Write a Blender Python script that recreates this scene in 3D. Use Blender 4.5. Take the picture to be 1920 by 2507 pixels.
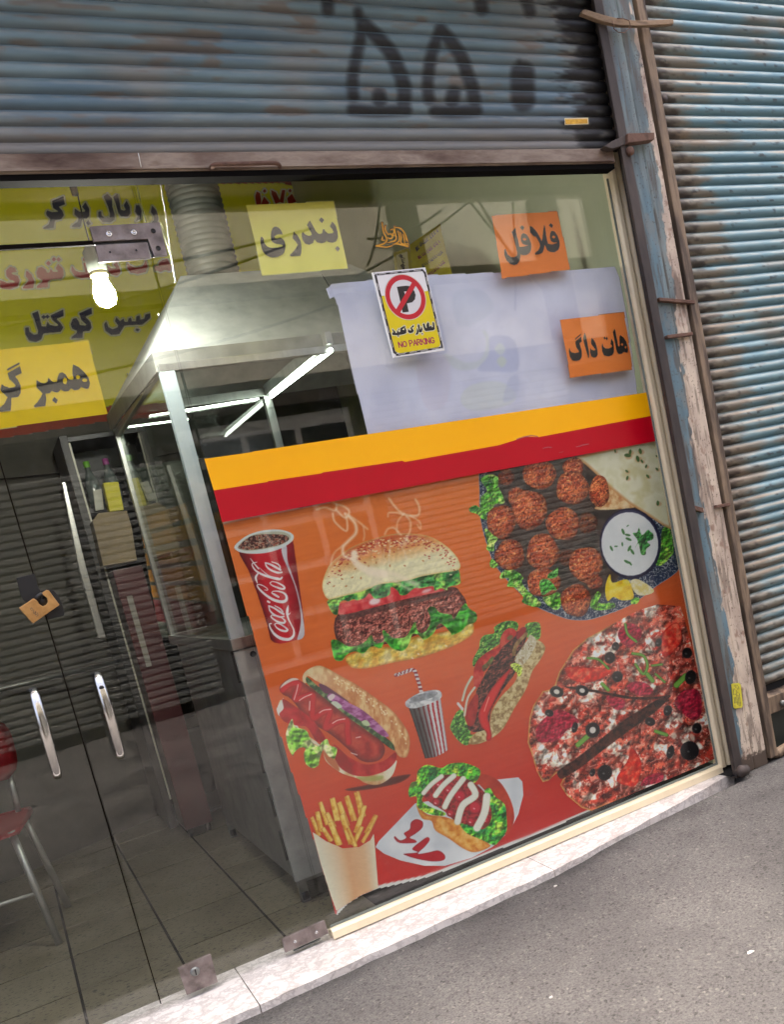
import bpy, bmesh, math, random
import numpy as np
from mathutils import Matrix, Vector

for o in list(bpy.data.objects):
    bpy.data.objects.remove(o, do_unlink=True)
SC = bpy.context.scene
COL = SC.collection
random.seed(7)
RNG = np.random.RandomState(11)

# ------------------------------------------------------------------ camera
# X runs along the shop front, Y goes into the shop, Z is up; the glass stands at Y = 0.
IW, IH, FPX = 1920.0, 2507.0, 2271.04          # photograph size and focal length in its pixels
PPX, PPY = 1241.88, 1610.98                    # principal point (the photo is a crop)
CAM = np.array([0.0, -2.91, 1.26])
YAW, PITCH, ROLL = math.radians(27.8286), math.radians(-8.84076), math.radians(-12.41838)


def cam_axes():
    cy, sy = math.cos(YAW), math.sin(YAW)
    cp, sp = math.cos(PITCH), math.sin(PITCH)
    cr, sr = math.cos(ROLL), math.sin(ROLL)
    fwd = np.array([sy * cp, cy * cp, sp])
    right = np.array([cy, -sy, 0.0])
    up = np.cross(right, fwd)
    return cr * right + sr * up, -sr * right + cr * up, fwd


CR, CU, CF = cam_axes()
cd = bpy.data.cameras.new('camera')
cam = bpy.data.objects.new('camera', cd)
COL.objects.link(cam)
cam.matrix_world = Matrix(((CR[0], CU[0], -CF[0], CAM[0]), (CR[1], CU[1], -CF[1], CAM[1]),
                           (CR[2], CU[2], -CF[2], CAM[2]), (0, 0, 0, 1)))
cd.sensor_fit = 'VERTICAL'
cd.sensor_height = 36.0
cd.lens = FPX / IH * 36.0
cd.shift_x = (IW / 2 - PPX) / IH
cd.shift_y = (PPY - IH / 2) / IH
cd.clip_start = 0.05
cd.clip_end = 500.0
SC.camera = cam

# ------------------------------------------------------------------ sky, sun, exposure
SUN_EL, SUN_AZ = math.radians(80), math.radians(14)       # a veiled sun high over the street: soft light, hardly any shadows
w = bpy.data.worlds.new('World')
SC.world = w
w.use_nodes = True
nt = w.node_tree
bg = nt.nodes['Background']
sky = nt.nodes.new('ShaderNodeTexSky')
sky.sky_type = 'NISHITA'
sky.sun_disc = False
sky.sun_elevation = SUN_EL
sky.sun_rotation = SUN_AZ
sky.air_density = 0.5
sky.dust_density = 9.0
sky.ozone_density = 0.0
nt.links.new(sky.outputs['Color'], bg.inputs['Color'])
bg.inputs['Strength'].default_value = 0.15
sl = bpy.data.lights.new('sun', 'SUN')
sl.energy = 0.6
sl.angle = math.radians(60)
sl.color = (1.0, 0.985, 0.96)
so = bpy.data.objects.new('sun', sl)
COL.objects.link(so)
sdir = Vector((math.sin(SUN_AZ) * math.cos(SUN_EL), math.cos(SUN_AZ) * math.cos(SUN_EL), math.sin(SUN_EL)))
so.rotation_euler = sdir.to_track_quat('Z', 'Y').to_euler()
so.location = (0, -4, 8)
vs = SC.view_settings
vs.view_transform = 'Standard'
vs.look = 'None'
vs.exposure = 2.5
vs.gamma = 1.0
vs.use_curve_mapping = False
SC.cycles.use_denoising = True
SC.cycles.use_adaptive_sampling = True
SC.cycles.adaptive_threshold = 0.03
SC.cycles.max_bounces = 7
SC.cycles.diffuse_bounces = 4
SC.cycles.glossy_bounces = 4
SC.cycles.transparent_max_bounces = 16
SC.cycles.sample_clamp_indirect = 6.0
SC.cycles.caustics_reflective = False
SC.cycles.caustics_refractive = False


# ------------------------------------------------------------------ geometry of the photograph
def ray(x, y):
    return CR * ((x - PPX) / FPX) - CU * ((y - PPY) / FPX) + CF


def U(x, y, Y=0.0):                      # where the sight line through photo pixel x, y meets the plane Y
    d = ray(x, y)
    return CAM + d * ((Y - CAM[1]) / d[1])


def Uz(x, y, Z):
    d = ray(x, y)
    return CAM + d * ((Z - CAM[2]) / d[2])


def Ux(x, y, X):
    d = ray(x, y)
    return CAM + d * ((X - CAM[0]) / d[0])


def proj(P):
    v = P - CAM
    dz = v @ CF
    return PPX + (v @ CR) / dz * FPX, PPY - (v @ CU) / dz * FPX


def T(ox, oy, s, pts):
    return [(ox + p[0] / s, oy + p[1] / s) for p in pts]


def lin(c):
    c = np.asarray(c, float) / 255.0
    return np.where(c <= 0.04045, c / 12.92, ((c + 0.055) / 1.055) ** 2.4)


# ------------------------------------------------------------------ object helpers
def tag(o, label=None, cat=None, group=None, kind=None):
    if label: o['label'] = label
    if cat: o['category'] = cat
    if group: o['group'] = group
    if kind: o['kind'] = kind
    return o


def empty(name, loc=(0, 0, 0), label=None, cat=None, group=None):
    o = bpy.data.objects.new(name, None)
    o.empty_display_size = 0.1
    COL.objects.link(o)
    o.location = loc
    return tag(o, label, cat, group)


def link(name, me, mat=None, parent=None, smooth=False):
    o = bpy.data.objects.new(name, me)
    COL.objects.link(o)
    if mat and not me.materials: me.materials.append(mat)
    if parent is not None:
        o.parent = parent
        bpy.context.view_layer.update()
        o.matrix_parent_inverse = parent.matrix_world.inverted()
    if smooth:
        me.shade_smooth()
    return o


def mesh_of(verts, faces, name='m'):
    me = bpy.data.meshes.new(name)
    me.from_pydata([tuple(map(float, v)) for v in verts], [], faces)
    me.update()
    return me


def bev(me, w, seg=2):
    bm = bmesh.new()
    bm.from_mesh(me)
    bmesh.ops.recalc_face_normals(bm, faces=bm.faces)
    bmesh.ops.bevel(bm, geom=list(bm.edges), offset=w, segments=seg, profile=0.6, affect='EDGES', clamp_overlap=True)
    bm.to_mesh(me)
    bm.free()
    return me


def box(name, x0, x1, y0, y1, z0, z1, mat, parent=None, bevel=0.0):
    v = [(x0, y0, z0), (x1, y0, z0), (x1, y1, z0), (x0, y1, z0), (x0, y0, z1), (x1, y0, z1), (x1, y1, z1), (x0, y1, z1)]
    me = mesh_of(v, [(0, 3, 2, 1), (4, 5, 6, 7), (0, 1, 5, 4), (1, 2, 6, 5), (2, 3, 7, 6), (3, 0, 4, 7)])
    if bevel: bev(me, bevel)
    return link(name, me, mat, parent)


def extrude(name, pts, d, mat, parent=None, bevel=0.0):
    """pts: a closed outline of 3D points; d: the vector it is thickened by"""
    n = len(pts)
    d = np.asarray(d, float)
    v = [np.asarray(p) for p in pts] + [np.asarray(p) + d for p in pts]
    f = [tuple(range(n)), tuple(range(2 * n - 1, n - 1, -1))] + [(i, i + n, (i + 1) % n + n, (i + 1) % n) for i in range(n)]
    me = mesh_of(v, f)
    bm = bmesh.new(); bm.from_mesh(me)
    bmesh.ops.recalc_face_normals(bm, faces=bm.faces)
    if bevel: bmesh.ops.bevel(bm, geom=list(bm.edges), offset=bevel, segments=2, profile=0.6, affect='EDGES', clamp_overlap=True)
    bm.to_mesh(me); bm.free()
    return link(name, me, mat, parent)


def tube_mesh(pts, r, seg=10, caps=True, flat=1.0):
    pts = [np.asarray(p, float) for p in pts]
    rs = r if hasattr(r, '__len__') else [r] * len(pts)
    V, F = [], []
    up = np.array([0.0, 0.0, 1.0])
    prev = None
    for i, p in enumerate(pts):
        t = pts[min(i + 1, len(pts) - 1)] - pts[max(i - 1, 0)]
        t = t / (np.linalg.norm(t) + 1e-12)
        a = prev if prev is not None else (np.cross(t, up) if abs(t[2]) < 0.95 else np.cross(t, [0, 1.0, 0]))
        a = a - t * (a @ t)
        a = a / (np.linalg.norm(a) + 1e-12)
        prev = a
        b = np.cross(t, a)
        for k in range(seg):
            q = 2 * math.pi * k / seg
            V.append(p + rs[i] * (math.cos(q) * a + flat * math.sin(q) * b))
    for i in range(len(pts) - 1):
        for k in range(seg):
            F.append((i * seg + k, i * seg + (k + 1) % seg, (i + 1) * seg + (k + 1) % seg, (i + 1) * seg + k))
    if caps:
        F.append(tuple(range(seg - 1, -1, -1)))
        F.append(tuple(range((len(pts) - 1) * seg, len(pts) * seg)))
    return mesh_of(V, F)


def tube(name, pts, r, mat, parent=None, seg=10, flat=1.0):
    return link(name, tube_mesh(pts, r, seg, True, flat), mat, parent, smooth=True)


def lathe(name, prof, origin, mat, parent=None, seg=24, axis=(0, 0, 1)):
    ax = Vector(axis).normalized()
    q = Vector((0, 0, 1)).rotation_difference(ax)
    V, F = [], []
    for r, h in prof:
        for k in range(seg):
            a = 2 * math.pi * k / seg
            p = q @ Vector((r * math.cos(a), r * math.sin(a), h))
            V.append((p.x + origin[0], p.y + origin[1], p.z + origin[2]))
    for i in range(len(prof) - 1):
        for k in range(seg):
            F.append((i * seg + k, i * seg + (k + 1) % seg, (i + 1) * seg + (k + 1) % seg, (i + 1) * seg + k))
    return link(name, mesh_of(V, F), mat, parent, smooth=True)


# ------------------------------------------------------------------ materials
def newmat(name):
    m = bpy.data.materials.new(name)
    m.use_nodes = True
    n = m.node_tree
    return m, n, n.nodes['Principled BSDF']


def N(n, t, **kw):
    x = n.nodes.new(t)
    for k, v in kw.items(): setattr(x, k, v)
    return x


def noise_node(n, scale, detail=4, rough=0.55, stretch=None, coord='POS'):
    tx = N(n, 'ShaderNodeTexNoise')
    tx.inputs['Scale'].default_value = scale
    tx.inputs['Detail'].default_value = detail
    tx.inputs['Roughness'].default_value = rough
    if coord == 'POS':
        src = N(n, 'ShaderNodeNewGeometry').outputs['Position']
    else:
        src = N(n, 'ShaderNodeTexCoord').outputs['Object']
    if stretch:
        mp = N(n, 'ShaderNodeVectorMath', operation='MULTIPLY')
        mp.inputs[1].default_value = stretch
        n.links.new(src, mp.inputs[0])
        src = mp.outputs[0]
    n.links.new(src, tx.inputs['Vector'])
    return tx


def bump(n, bsdf, src, strength, dist=0.002):
    b = N(n, 'ShaderNodeBump')
    b.inputs['Strength'].default_value = strength
    b.inputs['Distance'].default_value = dist
    n.links.new(src, b.inputs['Height'])
    n.links.new(b.outputs['Normal'], bsdf.inputs['Normal'])


def mat_noise(name, cols, scale=6, rough=0.6, metal=0.0, stretch=None, bmp=0.0, bscale=None, spec=0.5, stops=None, detail=5):
    """a surface whose colour wanders between the given sRGB colours"""
    m, n, b = newmat(name)
    tx = noise_node(n, scale, detail, 0.6, stretch)
    rp = N(n, 'ShaderNodeValToRGB')
    e = rp.color_ramp.elements
    stops = stops or [0.3 + 0.4 * i / max(1, len(cols) - 1) for i in range(len(cols))]
    while len(e) < len(cols): e.new(0.5)
    for i, c in enumerate(cols):
        e[i].position = stops[i]
        e[i].color = (*lin(c), 1)
    n.links.new(tx.outputs['Fac'], rp.inputs['Fac'])
    n.links.new(rp.outputs['Color'], b.inputs['Base Color'])
    b.inputs['Roughness'].default_value = rough
    b.inputs['Metallic'].default_value = metal
    b.inputs['Specular IOR Level'].default_value = spec
    if bmp:
        t2 = noise_node(n, bscale or scale * 6, 4, 0.6, stretch)
        bump(n, b, t2.outputs['Fac'], bmp)
    return m


def mat_vc(name, rough=0.6, metal=0.0, spec=0.5, bmp=0.0, bscale=300, gain=1.0, stretch=None):
    """printed or painted surface: its own colours are kept per vertex"""
    m, n, b = newmat(name)
    at = N(n, 'ShaderNodeAttribute', attribute_name='Col')
    out = at.outputs['Color']
    if gain != 1.0:
        mx = N(n, 'ShaderNodeVectorMath', operation='SCALE')
        mx.inputs['Scale'].default_value = gain
        n.links.new(out, mx.inputs[0]); out = mx.outputs[0]
    n.links.new(out, b.inputs['Base Color'])
    b.inputs['Roughness'].default_value = rough
    b.inputs['Metallic'].default_value = metal
    b.inputs['Specular IOR Level'].default_value = spec
    if bmp:
        t2 = noise_node(n, bscale, 4, 0.6, stretch)
        bump(n, b, t2.outputs['Fac'], bmp, 0.001)
    return m


def mat_plain(name, c, rough=0.5, metal=0.0, spec=0.5):
    m, n, b = newmat(name)
    b.inputs['Base Color'].default_value = (*lin(c), 1)
    b.inputs['Roughness'].default_value = rough
    b.inputs['Metallic'].default_value = metal
    b.inputs['Specular IOR Level'].default_value = spec
    t2 = noise_node(n, 40, 3)
    bump(n, b, t2.outputs['Fac'], 0.03)
    return m


def mat_emit(name, c, s):
    m = bpy.data.materials.new(name)
    m.use_nodes = True
    n = m.node_tree
    n.nodes.clear()
    e = N(n, 'ShaderNodeEmission')
    e.inputs['Color'].default_value = (*lin(c), 1)
    e.inputs['Strength'].default_value = s
    o = N(n, 'ShaderNodeOutputMaterial')
    n.links.new(e.outputs[0], o.inputs[0])
    return m


def mat_glass(name, tint=(254, 255, 254), f0=0.047, rough=0.0, smear=0.0):
    """thin clear pane: straight-through tinted transmission and a Schlick mirror"""
    m = bpy.data.materials.new(name)
    m.use_nodes = True
    n = m.node_tree
    n.nodes.clear()
    g = N(n, 'ShaderNodeNewGeometry')
    dp = N(n, 'ShaderNodeVectorMath', operation='DOT_PRODUCT')
    n.links.new(g.outputs['Incoming'], dp.inputs[0]); n.links.new(g.outputs['Normal'], dp.inputs[1])
    ab = N(n, 'ShaderNodeMath', operation='ABSOLUTE'); n.links.new(dp.outputs['Value'], ab.inputs[0])
    iv = N(n, 'ShaderNodeMath', operation='SUBTRACT'); iv.inputs[0].default_value = 1.0; n.links.new(ab.outputs[0], iv.inputs[1])
    pw = N(n, 'ShaderNodeMath', operation='POWER'); pw.inputs[1].default_value = 5.0; n.links.new(iv.outputs[0], pw.inputs[0])
    ma = N(n, 'ShaderNodeMath', operation='MULTIPLY_ADD'); ma.inputs[1].default_value = 1 - f0; ma.inputs[2].default_value = f0
    n.links.new(pw.outputs[0], ma.inputs[0])
    tr = N(n, 'ShaderNodeBsdfTransparent'); tr.inputs['Color'].default_value = (*lin(tint), 1)
    gl = N(n, 'ShaderNodeBsdfGlossy'); gl.inputs['Roughness'].default_value = rough
    mx = N(n, 'ShaderNodeMixShader')
    n.links.new(ma.outputs[0], mx.inputs['Fac']); n.links.new(tr.outputs[0], mx.inputs[1]); n.links.new(gl.outputs[0], mx.inputs[2])
    o = N(n, 'ShaderNodeOutputMaterial')
    if smear:                                                        # wiped dust and finger marks
        sn = noise_node(n, 9, 6, 0.7, (1.0, 1, 0.55)); s2 = noise_node(n, 55, 3, 0.6)
        ml = N(n, 'ShaderNodeMath', operation='MULTIPLY'); n.links.new(sn.outputs['Fac'], ml.inputs[0]); n.links.new(s2.outputs['Fac'], ml.inputs[1])
        mr = N(n, 'ShaderNodeMapRange'); mr.inputs['From Min'].default_value = 0.24; mr.inputs['From Max'].default_value = 0.48; mr.inputs['To Min'].default_value = 0.0; mr.inputs['To Max'].default_value = smear
        n.links.new(ml.outputs[0], mr.inputs['Value'])
        df = N(n, 'ShaderNodeBsdfDiffuse'); df.inputs['Color'].default_value = (0.62, 0.62, 0.58, 1)
        m2 = N(n, 'ShaderNodeMixShader'); n.links.new(mr.outputs[0], m2.inputs['Fac']); n.links.new(mx.outputs[0], m2.inputs[1]); n.links.new(df.outputs[0], m2.inputs[2])
        mx = m2
    n.links.new(mx.outputs[0], o.inputs[0])
    return m


# ------------------------------------------------------------------ painting helpers (flat prints and paint coats)
def vnoise(x, y, seed):
    xi = np.floor(x).astype(np.int64); yi = np.floor(y).astype(np.int64)
    fx = x - xi; fy = y - yi
    fx = fx * fx * (3 - 2 * fx); fy = fy * fy * (3 - 2 * fy)

    def h(a, b):
        v = (a * 374761393 + b * 668265263 + seed * 974634777) & 0x7fffffff
        v = ((v ^ (v >> 13)) * 1274126177) & 0x7fffffff
        v = ((v ^ (v >> 16)) * 285671) & 0x7fffffff
        return (v & 0xffff) / 65535.0
    return (h(xi, yi) * (1 - fx) + h(xi + 1, yi) * fx) * (1 - fy) + (h(xi, yi + 1) * (1 - fx) + h(xi + 1, yi + 1) * fx) * fy


def fbm(x, y, s, seed=0, o=3):
    v = np.zeros_like(x, dtype=float); a = 0.5; tot = 0
    for k in range(o):
        v += a * vnoise(x / s, y / s, seed + k * 17); tot += a
        a *= 0.55; s = s * 0.5
    return v / tot


def smoothpoly(p, sub=4):
    p = np.asarray(p, float); n = len(p); out = []
    for i in range(n):
        a, b, c, d = p[i - 1], p[i], p[(i + 1) % n], p[(i + 2) % n]
        for k in range(sub):
            t = k / sub
            out.append(0.5 * ((2 * b) + (c - a) * t + (2 * a - 5 * b + 4 * c - d) * t * t + (3 * b - a - 3 * c + d) * t ** 3))
    return np.array(out)


def smoothline(p, sub=5):
    p = np.asarray(p, float); n = len(p); out = []
    for i in range(n - 1):
        a, b, c, d = p[max(i - 1, 0)], p[i], p[i + 1], p[min(i + 2, n - 1)]
        for k in range(sub):
            t = k / sub
            out.append(0.5 * ((2 * b) + (c - a) * t + (2 * a - 5 * b + 4 * c - d) * t * t + (3 * b - a - 3 * c + d) * t ** 3))
    out.append(p[-1])
    return np.array(out)


def sdpoly(x, y, P):
    d = np.full(x.shape, 1e18); ins = np.zeros(x.shape, bool)
    n = len(P)
    for i in range(n):
        x0, y0 = P[i]; x1, y1 = P[(i + 1) % n]
        ex, ey = x1 - x0, y1 - y0
        L = ex * ex + ey * ey + 1e-12
        t = np.clip(((x - x0) * ex + (y - y0) * ey) / L, 0, 1)
        d = np.minimum(d, (x - x0 - t * ex) ** 2 + (y - y0 - t * ey) ** 2)
        if y0 != y1:
            c = ((y0 > y) != (y1 > y)) & (x < ex * (y - y0) / ey + x0)
            ins ^= c
    d = np.sqrt(d)
    return np.where(ins, -d, d)


class Canvas:
    """a sheet in the plane O + u*A + v*B, painted in photo pixel coordinates"""

    def __init__(s, corners, cell=0.0016, Y=None, plane=None, bgf=None):
        if plane is None: plane = (np.array([0, Y, 0.0]), np.array([1.0, 0, 0]), np.array([0, 0, 1.0]))
        s.O, s.A, s.B = plane
        nrm = np.cross(s.A, s.B)
        if len(corners) == 2:
            (xa, ya), (xb, yb) = corners
            corners = [(xa, ya), (xb, ya), (xb, yb), (xa, yb)]
        q = []
        for (x, y) in corners:
            d = ray(x, y)
            P = CAM + d * (((s.O - CAM) @ nrm) / (d @ nrm)) - s.O
            q.append((P @ s.A, P @ s.B))
        q = np.array(q)
        u0, v0 = q.min(0) - cell; u1, v1 = q.max(0) + cell
        s.nu = max(2, int((u1 - u0) / cell) + 1); s.nv = max(2, int((v1 - v0) / cell) + 1)
        uu, vv = np.meshgrid(np.linspace(u0, u1, s.nu), np.linspace(v0, v1, s.nv))
        s.u, s.v = uu.ravel(), vv.ravel()
        P = s.O + s.u[:, None] * s.A + s.v[:, None] * s.B
        s.P = P
        s.x, s.y = proj(P)
        n = len(s.x)
        s.a = np.zeros(n)
        s.rgb = bgf(s) if bgf else np.full((n, 3), 128.0)

    def _sel(s, P, m):
        lo = np.min(P, 0) - m; hi = np.max(P, 0) + m
        return np.nonzero((s.x > lo[0]) & (s.x < hi[0]) & (s.y > lo[1]) & (s.y < hi[1]))[0]

    def _put(s, i, m, col, x, y, sd, al):
        c = col(x, y, sd) if callable(col) else np.asarray(col, float)
        s.rgb[i] = s.rgb[i] * (1 - m[:, None]) + c * m[:, None]
        if al: s.a[i] = np.maximum(s.a[i], m)

    def poly(s, pts, col, soft=1.6, smooth=True, op=1.0, al=True):
        P = smoothpoly(pts) if smooth else np.asarray(pts, float)
        i = s._sel(P, soft + 1)
        if len(i) == 0: return s
        x, y = s.x[i], s.y[i]
        sd = sdpoly(x, y, P)
        m = np.clip(0.5 - sd / soft, 0, 1) * op
        s._put(i, m, col, x, y, sd, al)
        return s

    def ell(s, cx, cy, rx, ry, col, rot=0.0, soft=1.6, op=1.0, al=True):
        t = np.linspace(0, 2 * math.pi, 28, endpoint=False)
        X, Y = rx * np.cos(t), ry * np.sin(t)
        c, q = math.cos(rot), math.sin(rot)
        return s.poly(np.stack([cx + X * c - Y * q, cy + X * q + Y * c], 1), col, soft, False, op, al)

    def stroke(s, pts, w, col, soft=1.6, smooth=True, op=1.0, al=True, close=False):
        p = np.asarray(pts, float)
        ws = np.asarray(w if hasattr(w, '__len__') else [w] * len(p), float)
        q = np.concatenate([p, ws[:, None]], 1)
        if close: q = np.concatenate([q, q[:1]], 0)
        if smooth and len(q) > 2: q = smoothline(q, 5)
        i = s._sel(q[:, :2], ws.max() + soft)
        if len(i) == 0: return s
        x, y = s.x[i], s.y[i]
        sd = np.full(len(i), 1e9)
        for k in range(len(q) - 1):
            x0, y0, w0 = q[k]; x1, y1, w1 = q[k + 1]
            ex, ey = x1 - x0, y1 - y0
            t = np.clip(((x - x0) * ex + (y - y0) * ey) / (ex * ex + ey * ey + 1e-9), 0, 1)
            sd = np.minimum(sd, np.hypot(x - x0 - t * ex, y - y0 - t * ey) - (w0 + (w1 - w0) * t) / 2)
        m = np.clip(0.5 - sd / soft, 0, 1) * op
        s._put(i, m, col, x, y, sd, al)
        return s

    def build(s, name, mat, parent=None, gain=0.9, flat=None, thr=0.5, disp=None):
        nu, nv = s.nu, s.nv
        a = s.a.reshape(nv, nu)
        fm = (a[:-1, :-1] + a[1:, :-1] + a[:-1, 1:] + a[1:, 1:]) / 4 > thr
        jj, ii = np.nonzero(fm)
        b = jj * nu + ii
        quads = np.stack([b, b + 1, b + nu + 1, b + nu], 1)
        used, inv = np.unique(quads.ravel(), return_inverse=True)
        P = s.P[used].copy()
        if disp is not None: P = P + disp(s, used)
        me = bpy.data.meshes.new(name)
        nq = len(quads)
        me.vertices.add(len(used)); me.vertices.foreach_set('co', P.ravel().astype(np.float32))
        me.loops.add(nq * 4); me.loops.foreach_set('vertex_index', inv.astype(np.int32).ravel())
        me.polygons.add(nq); me.polygons.foreach_set('loop_start', np.arange(0, nq * 4, 4, dtype=np.int32))
        me.update(calc_edges=True)
        if not flat:
            ca = me.color_attributes.new('Col', 'FLOAT_COLOR', 'POINT')
            c = np.ones((len(used), 4), np.float32)
            c[:, :3] = lin(np.clip(s.rgb[used], 0, 255)) * gain
            ca.data.foreach_set('color', c.ravel())
        o = link(name, me, mat, parent)
        if disp is not None: me.shade_smooth()
        return o


def lerp(a, b, t):
    t = np.clip(t, 0, 1)
    if np.ndim(t): t = t[:, None]
    return np.asarray(a, float) * (1 - t) + np.asarray(b, float) * t


def mixn(cols, s, seed, o=3, sharp=1.0, asp=(1, 1)):
    """colour function: wanders between cols with noise of size s px"""
    cols = [np.asarray(c, float) for c in cols]

    def f(x, y, sd):
        t = fbm(x * asp[0], y * asp[1], s, seed, o)
        t = np.clip((t - 0.5) * 2.2 * sharp + 0.5, 0, 0.9999) * (len(cols) - 1)
        k = t.astype(int); fr = (t - k)[:, None]
        C = np.array(cols)
        return C[k] * (1 - fr) + C[np.minimum(k + 1, len(cols) - 1)] * fr
    return f


def relief(x, y, s, seed, o=3):
    """-1..1: how a bumpy surface photographed for the print catches light from the upper left"""
    return np.clip((fbm(x + s * .16, y + s * .2, s, seed, o) - fbm(x, y, s, seed, o)) * 9, -1, 1)


def leafy(seed, dark=(40, 95, 38), mid=(84, 150, 50), light=(165, 205, 90), s=22):
    base = mixn([dark, mid, mid, light], s, seed, 4, 1.1)

    def f(x, y, sd):
        c = base(x, y, sd)
        e = np.clip(1 + sd / 4.0, 0, 1)[:, None]
        c = c * (1 - 0.5 * e) + np.asarray(light, float) * 0.5 * e
        v = np.clip(1 - np.abs(fbm(x, y, s * .8, seed + 5, 2) - 0.5) * 22, 0, 1)[:, None]
        c = c * (1 - .3 * v) + np.asarray(light, float) * .3 * v
        return c * (1 + 0.42 * relief(x, y, s * .9, seed + 9)[:, None])
    return f

# ================================================================== materials in use
M_glass = mat_glass('window_glass', smear=0.02)
M_case_glass = mat_glass('display_glass', (246, 250, 247), 0.05)
M_steel = mat_noise('brushed_steel', [(150, 152, 150), (176, 178, 176)], 30, 0.32, 0.9, (1, 1, 0.05), 0.04, 400)
M_steel_dull = mat_noise('dull_steel', [(120, 122, 120), (150, 152, 148)], 12, 0.45, 0.75, None, 0.04, 200)
M_zinc = mat_noise('galvanised_sheet', [(150, 156, 152), (176, 180, 176)], 14, 0.5, 0.55, None, 0.03, 120)
M_patch = mat_noise('patch_fitting_metal', [(104, 94, 90), (138, 126, 122), (158, 148, 144)], 22, 0.5, 0.55, None, 0.08, 300)
M_chrome = mat_noise('chrome', [(205, 202, 198), (225, 224, 222)], 9, 0.16, 1.0, None, 0.02, 120)
M_brass = mat_noise('brass', [(190, 140, 84), (226, 178, 116)], 30, 0.34, 0.75, None, 0.08, 260)
M_black = mat_plain('black_plastic', (26, 26, 27), 0.45)
M_dark = mat_noise('dark_iron', [(44, 38, 36), (68, 60, 56), (92, 80, 72)], 9, 0.7, 0.15, (1, 1, 0.25), 0.25, 160)
M_rail = mat_noise('grimy_rail', [(52, 42, 34), (84, 70, 58), (134, 114, 92), (62, 50, 42)], 7, 0.75, 0.1, (2.0, 2.0, 0.35), 0.35, 120)
M_rust = mat_noise('rusty_bar', [(74, 50, 40), (112, 84, 70), (88, 62, 50)], 20, 0.8, 0.15, None, 0.3, 200)
M_bottomrail = mat_noise('rusty_bottom_rail', [(70, 48, 36), (112, 92, 78), (150, 134, 118), (92, 64, 46)], 9, 0.65, 0.2, (0.35, 1, 1.2), 0.3, 140)
M_cream = mat_noise('cream_aluminium', [(226, 208, 172), (236, 222, 190)], 5, 0.38, 0.0, (1, 1, 0.3), 0.03, 100)
M_marble_v = None
M_black_gap = mat_plain('shadow_gap_lining', (16, 15, 15), 0.9)
M_greenwall = mat_noise('pale_green_wall', [(172, 178, 150), (184, 188, 162)], 3, 0.7, 0, None, 0.05, 60)
M_greywall = mat_noise('grey_wall', [(66, 66, 60), (82, 80, 72), (58, 58, 54)], 2.4, 0.8, 0, None, 0.1, 40)
M_ceiling = mat_noise('ceiling_plaster', [(196, 198, 182), (206, 206, 192)], 3, 0.8)
M_print = mat_vc('printed_sheet', 0.35, 0, 0.4)
M_paper = mat_vc('paper', 0.7, 0, 0.3, 0.05, 60)
M_paint = mat_vc('old_paint', 0.55, 0, 0.4, 0.25, 140)
M_shutterpaint = mat_vc('shutter_paint', 0.5, 0.15, 0.45, 0.15, 120, 1.0, (0.2, 1, 1))
M_ink = mat_plain('black_ink', (40, 38, 36), 0.5)
M_yellow = mat_noise('yellow_vinyl', [(252, 178, 4), (254, 184, 10)], 2, 0.3)
M_red = mat_noise('red_vinyl', [(178, 2, 26), (188, 4, 30)], 2, 0.3)


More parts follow.
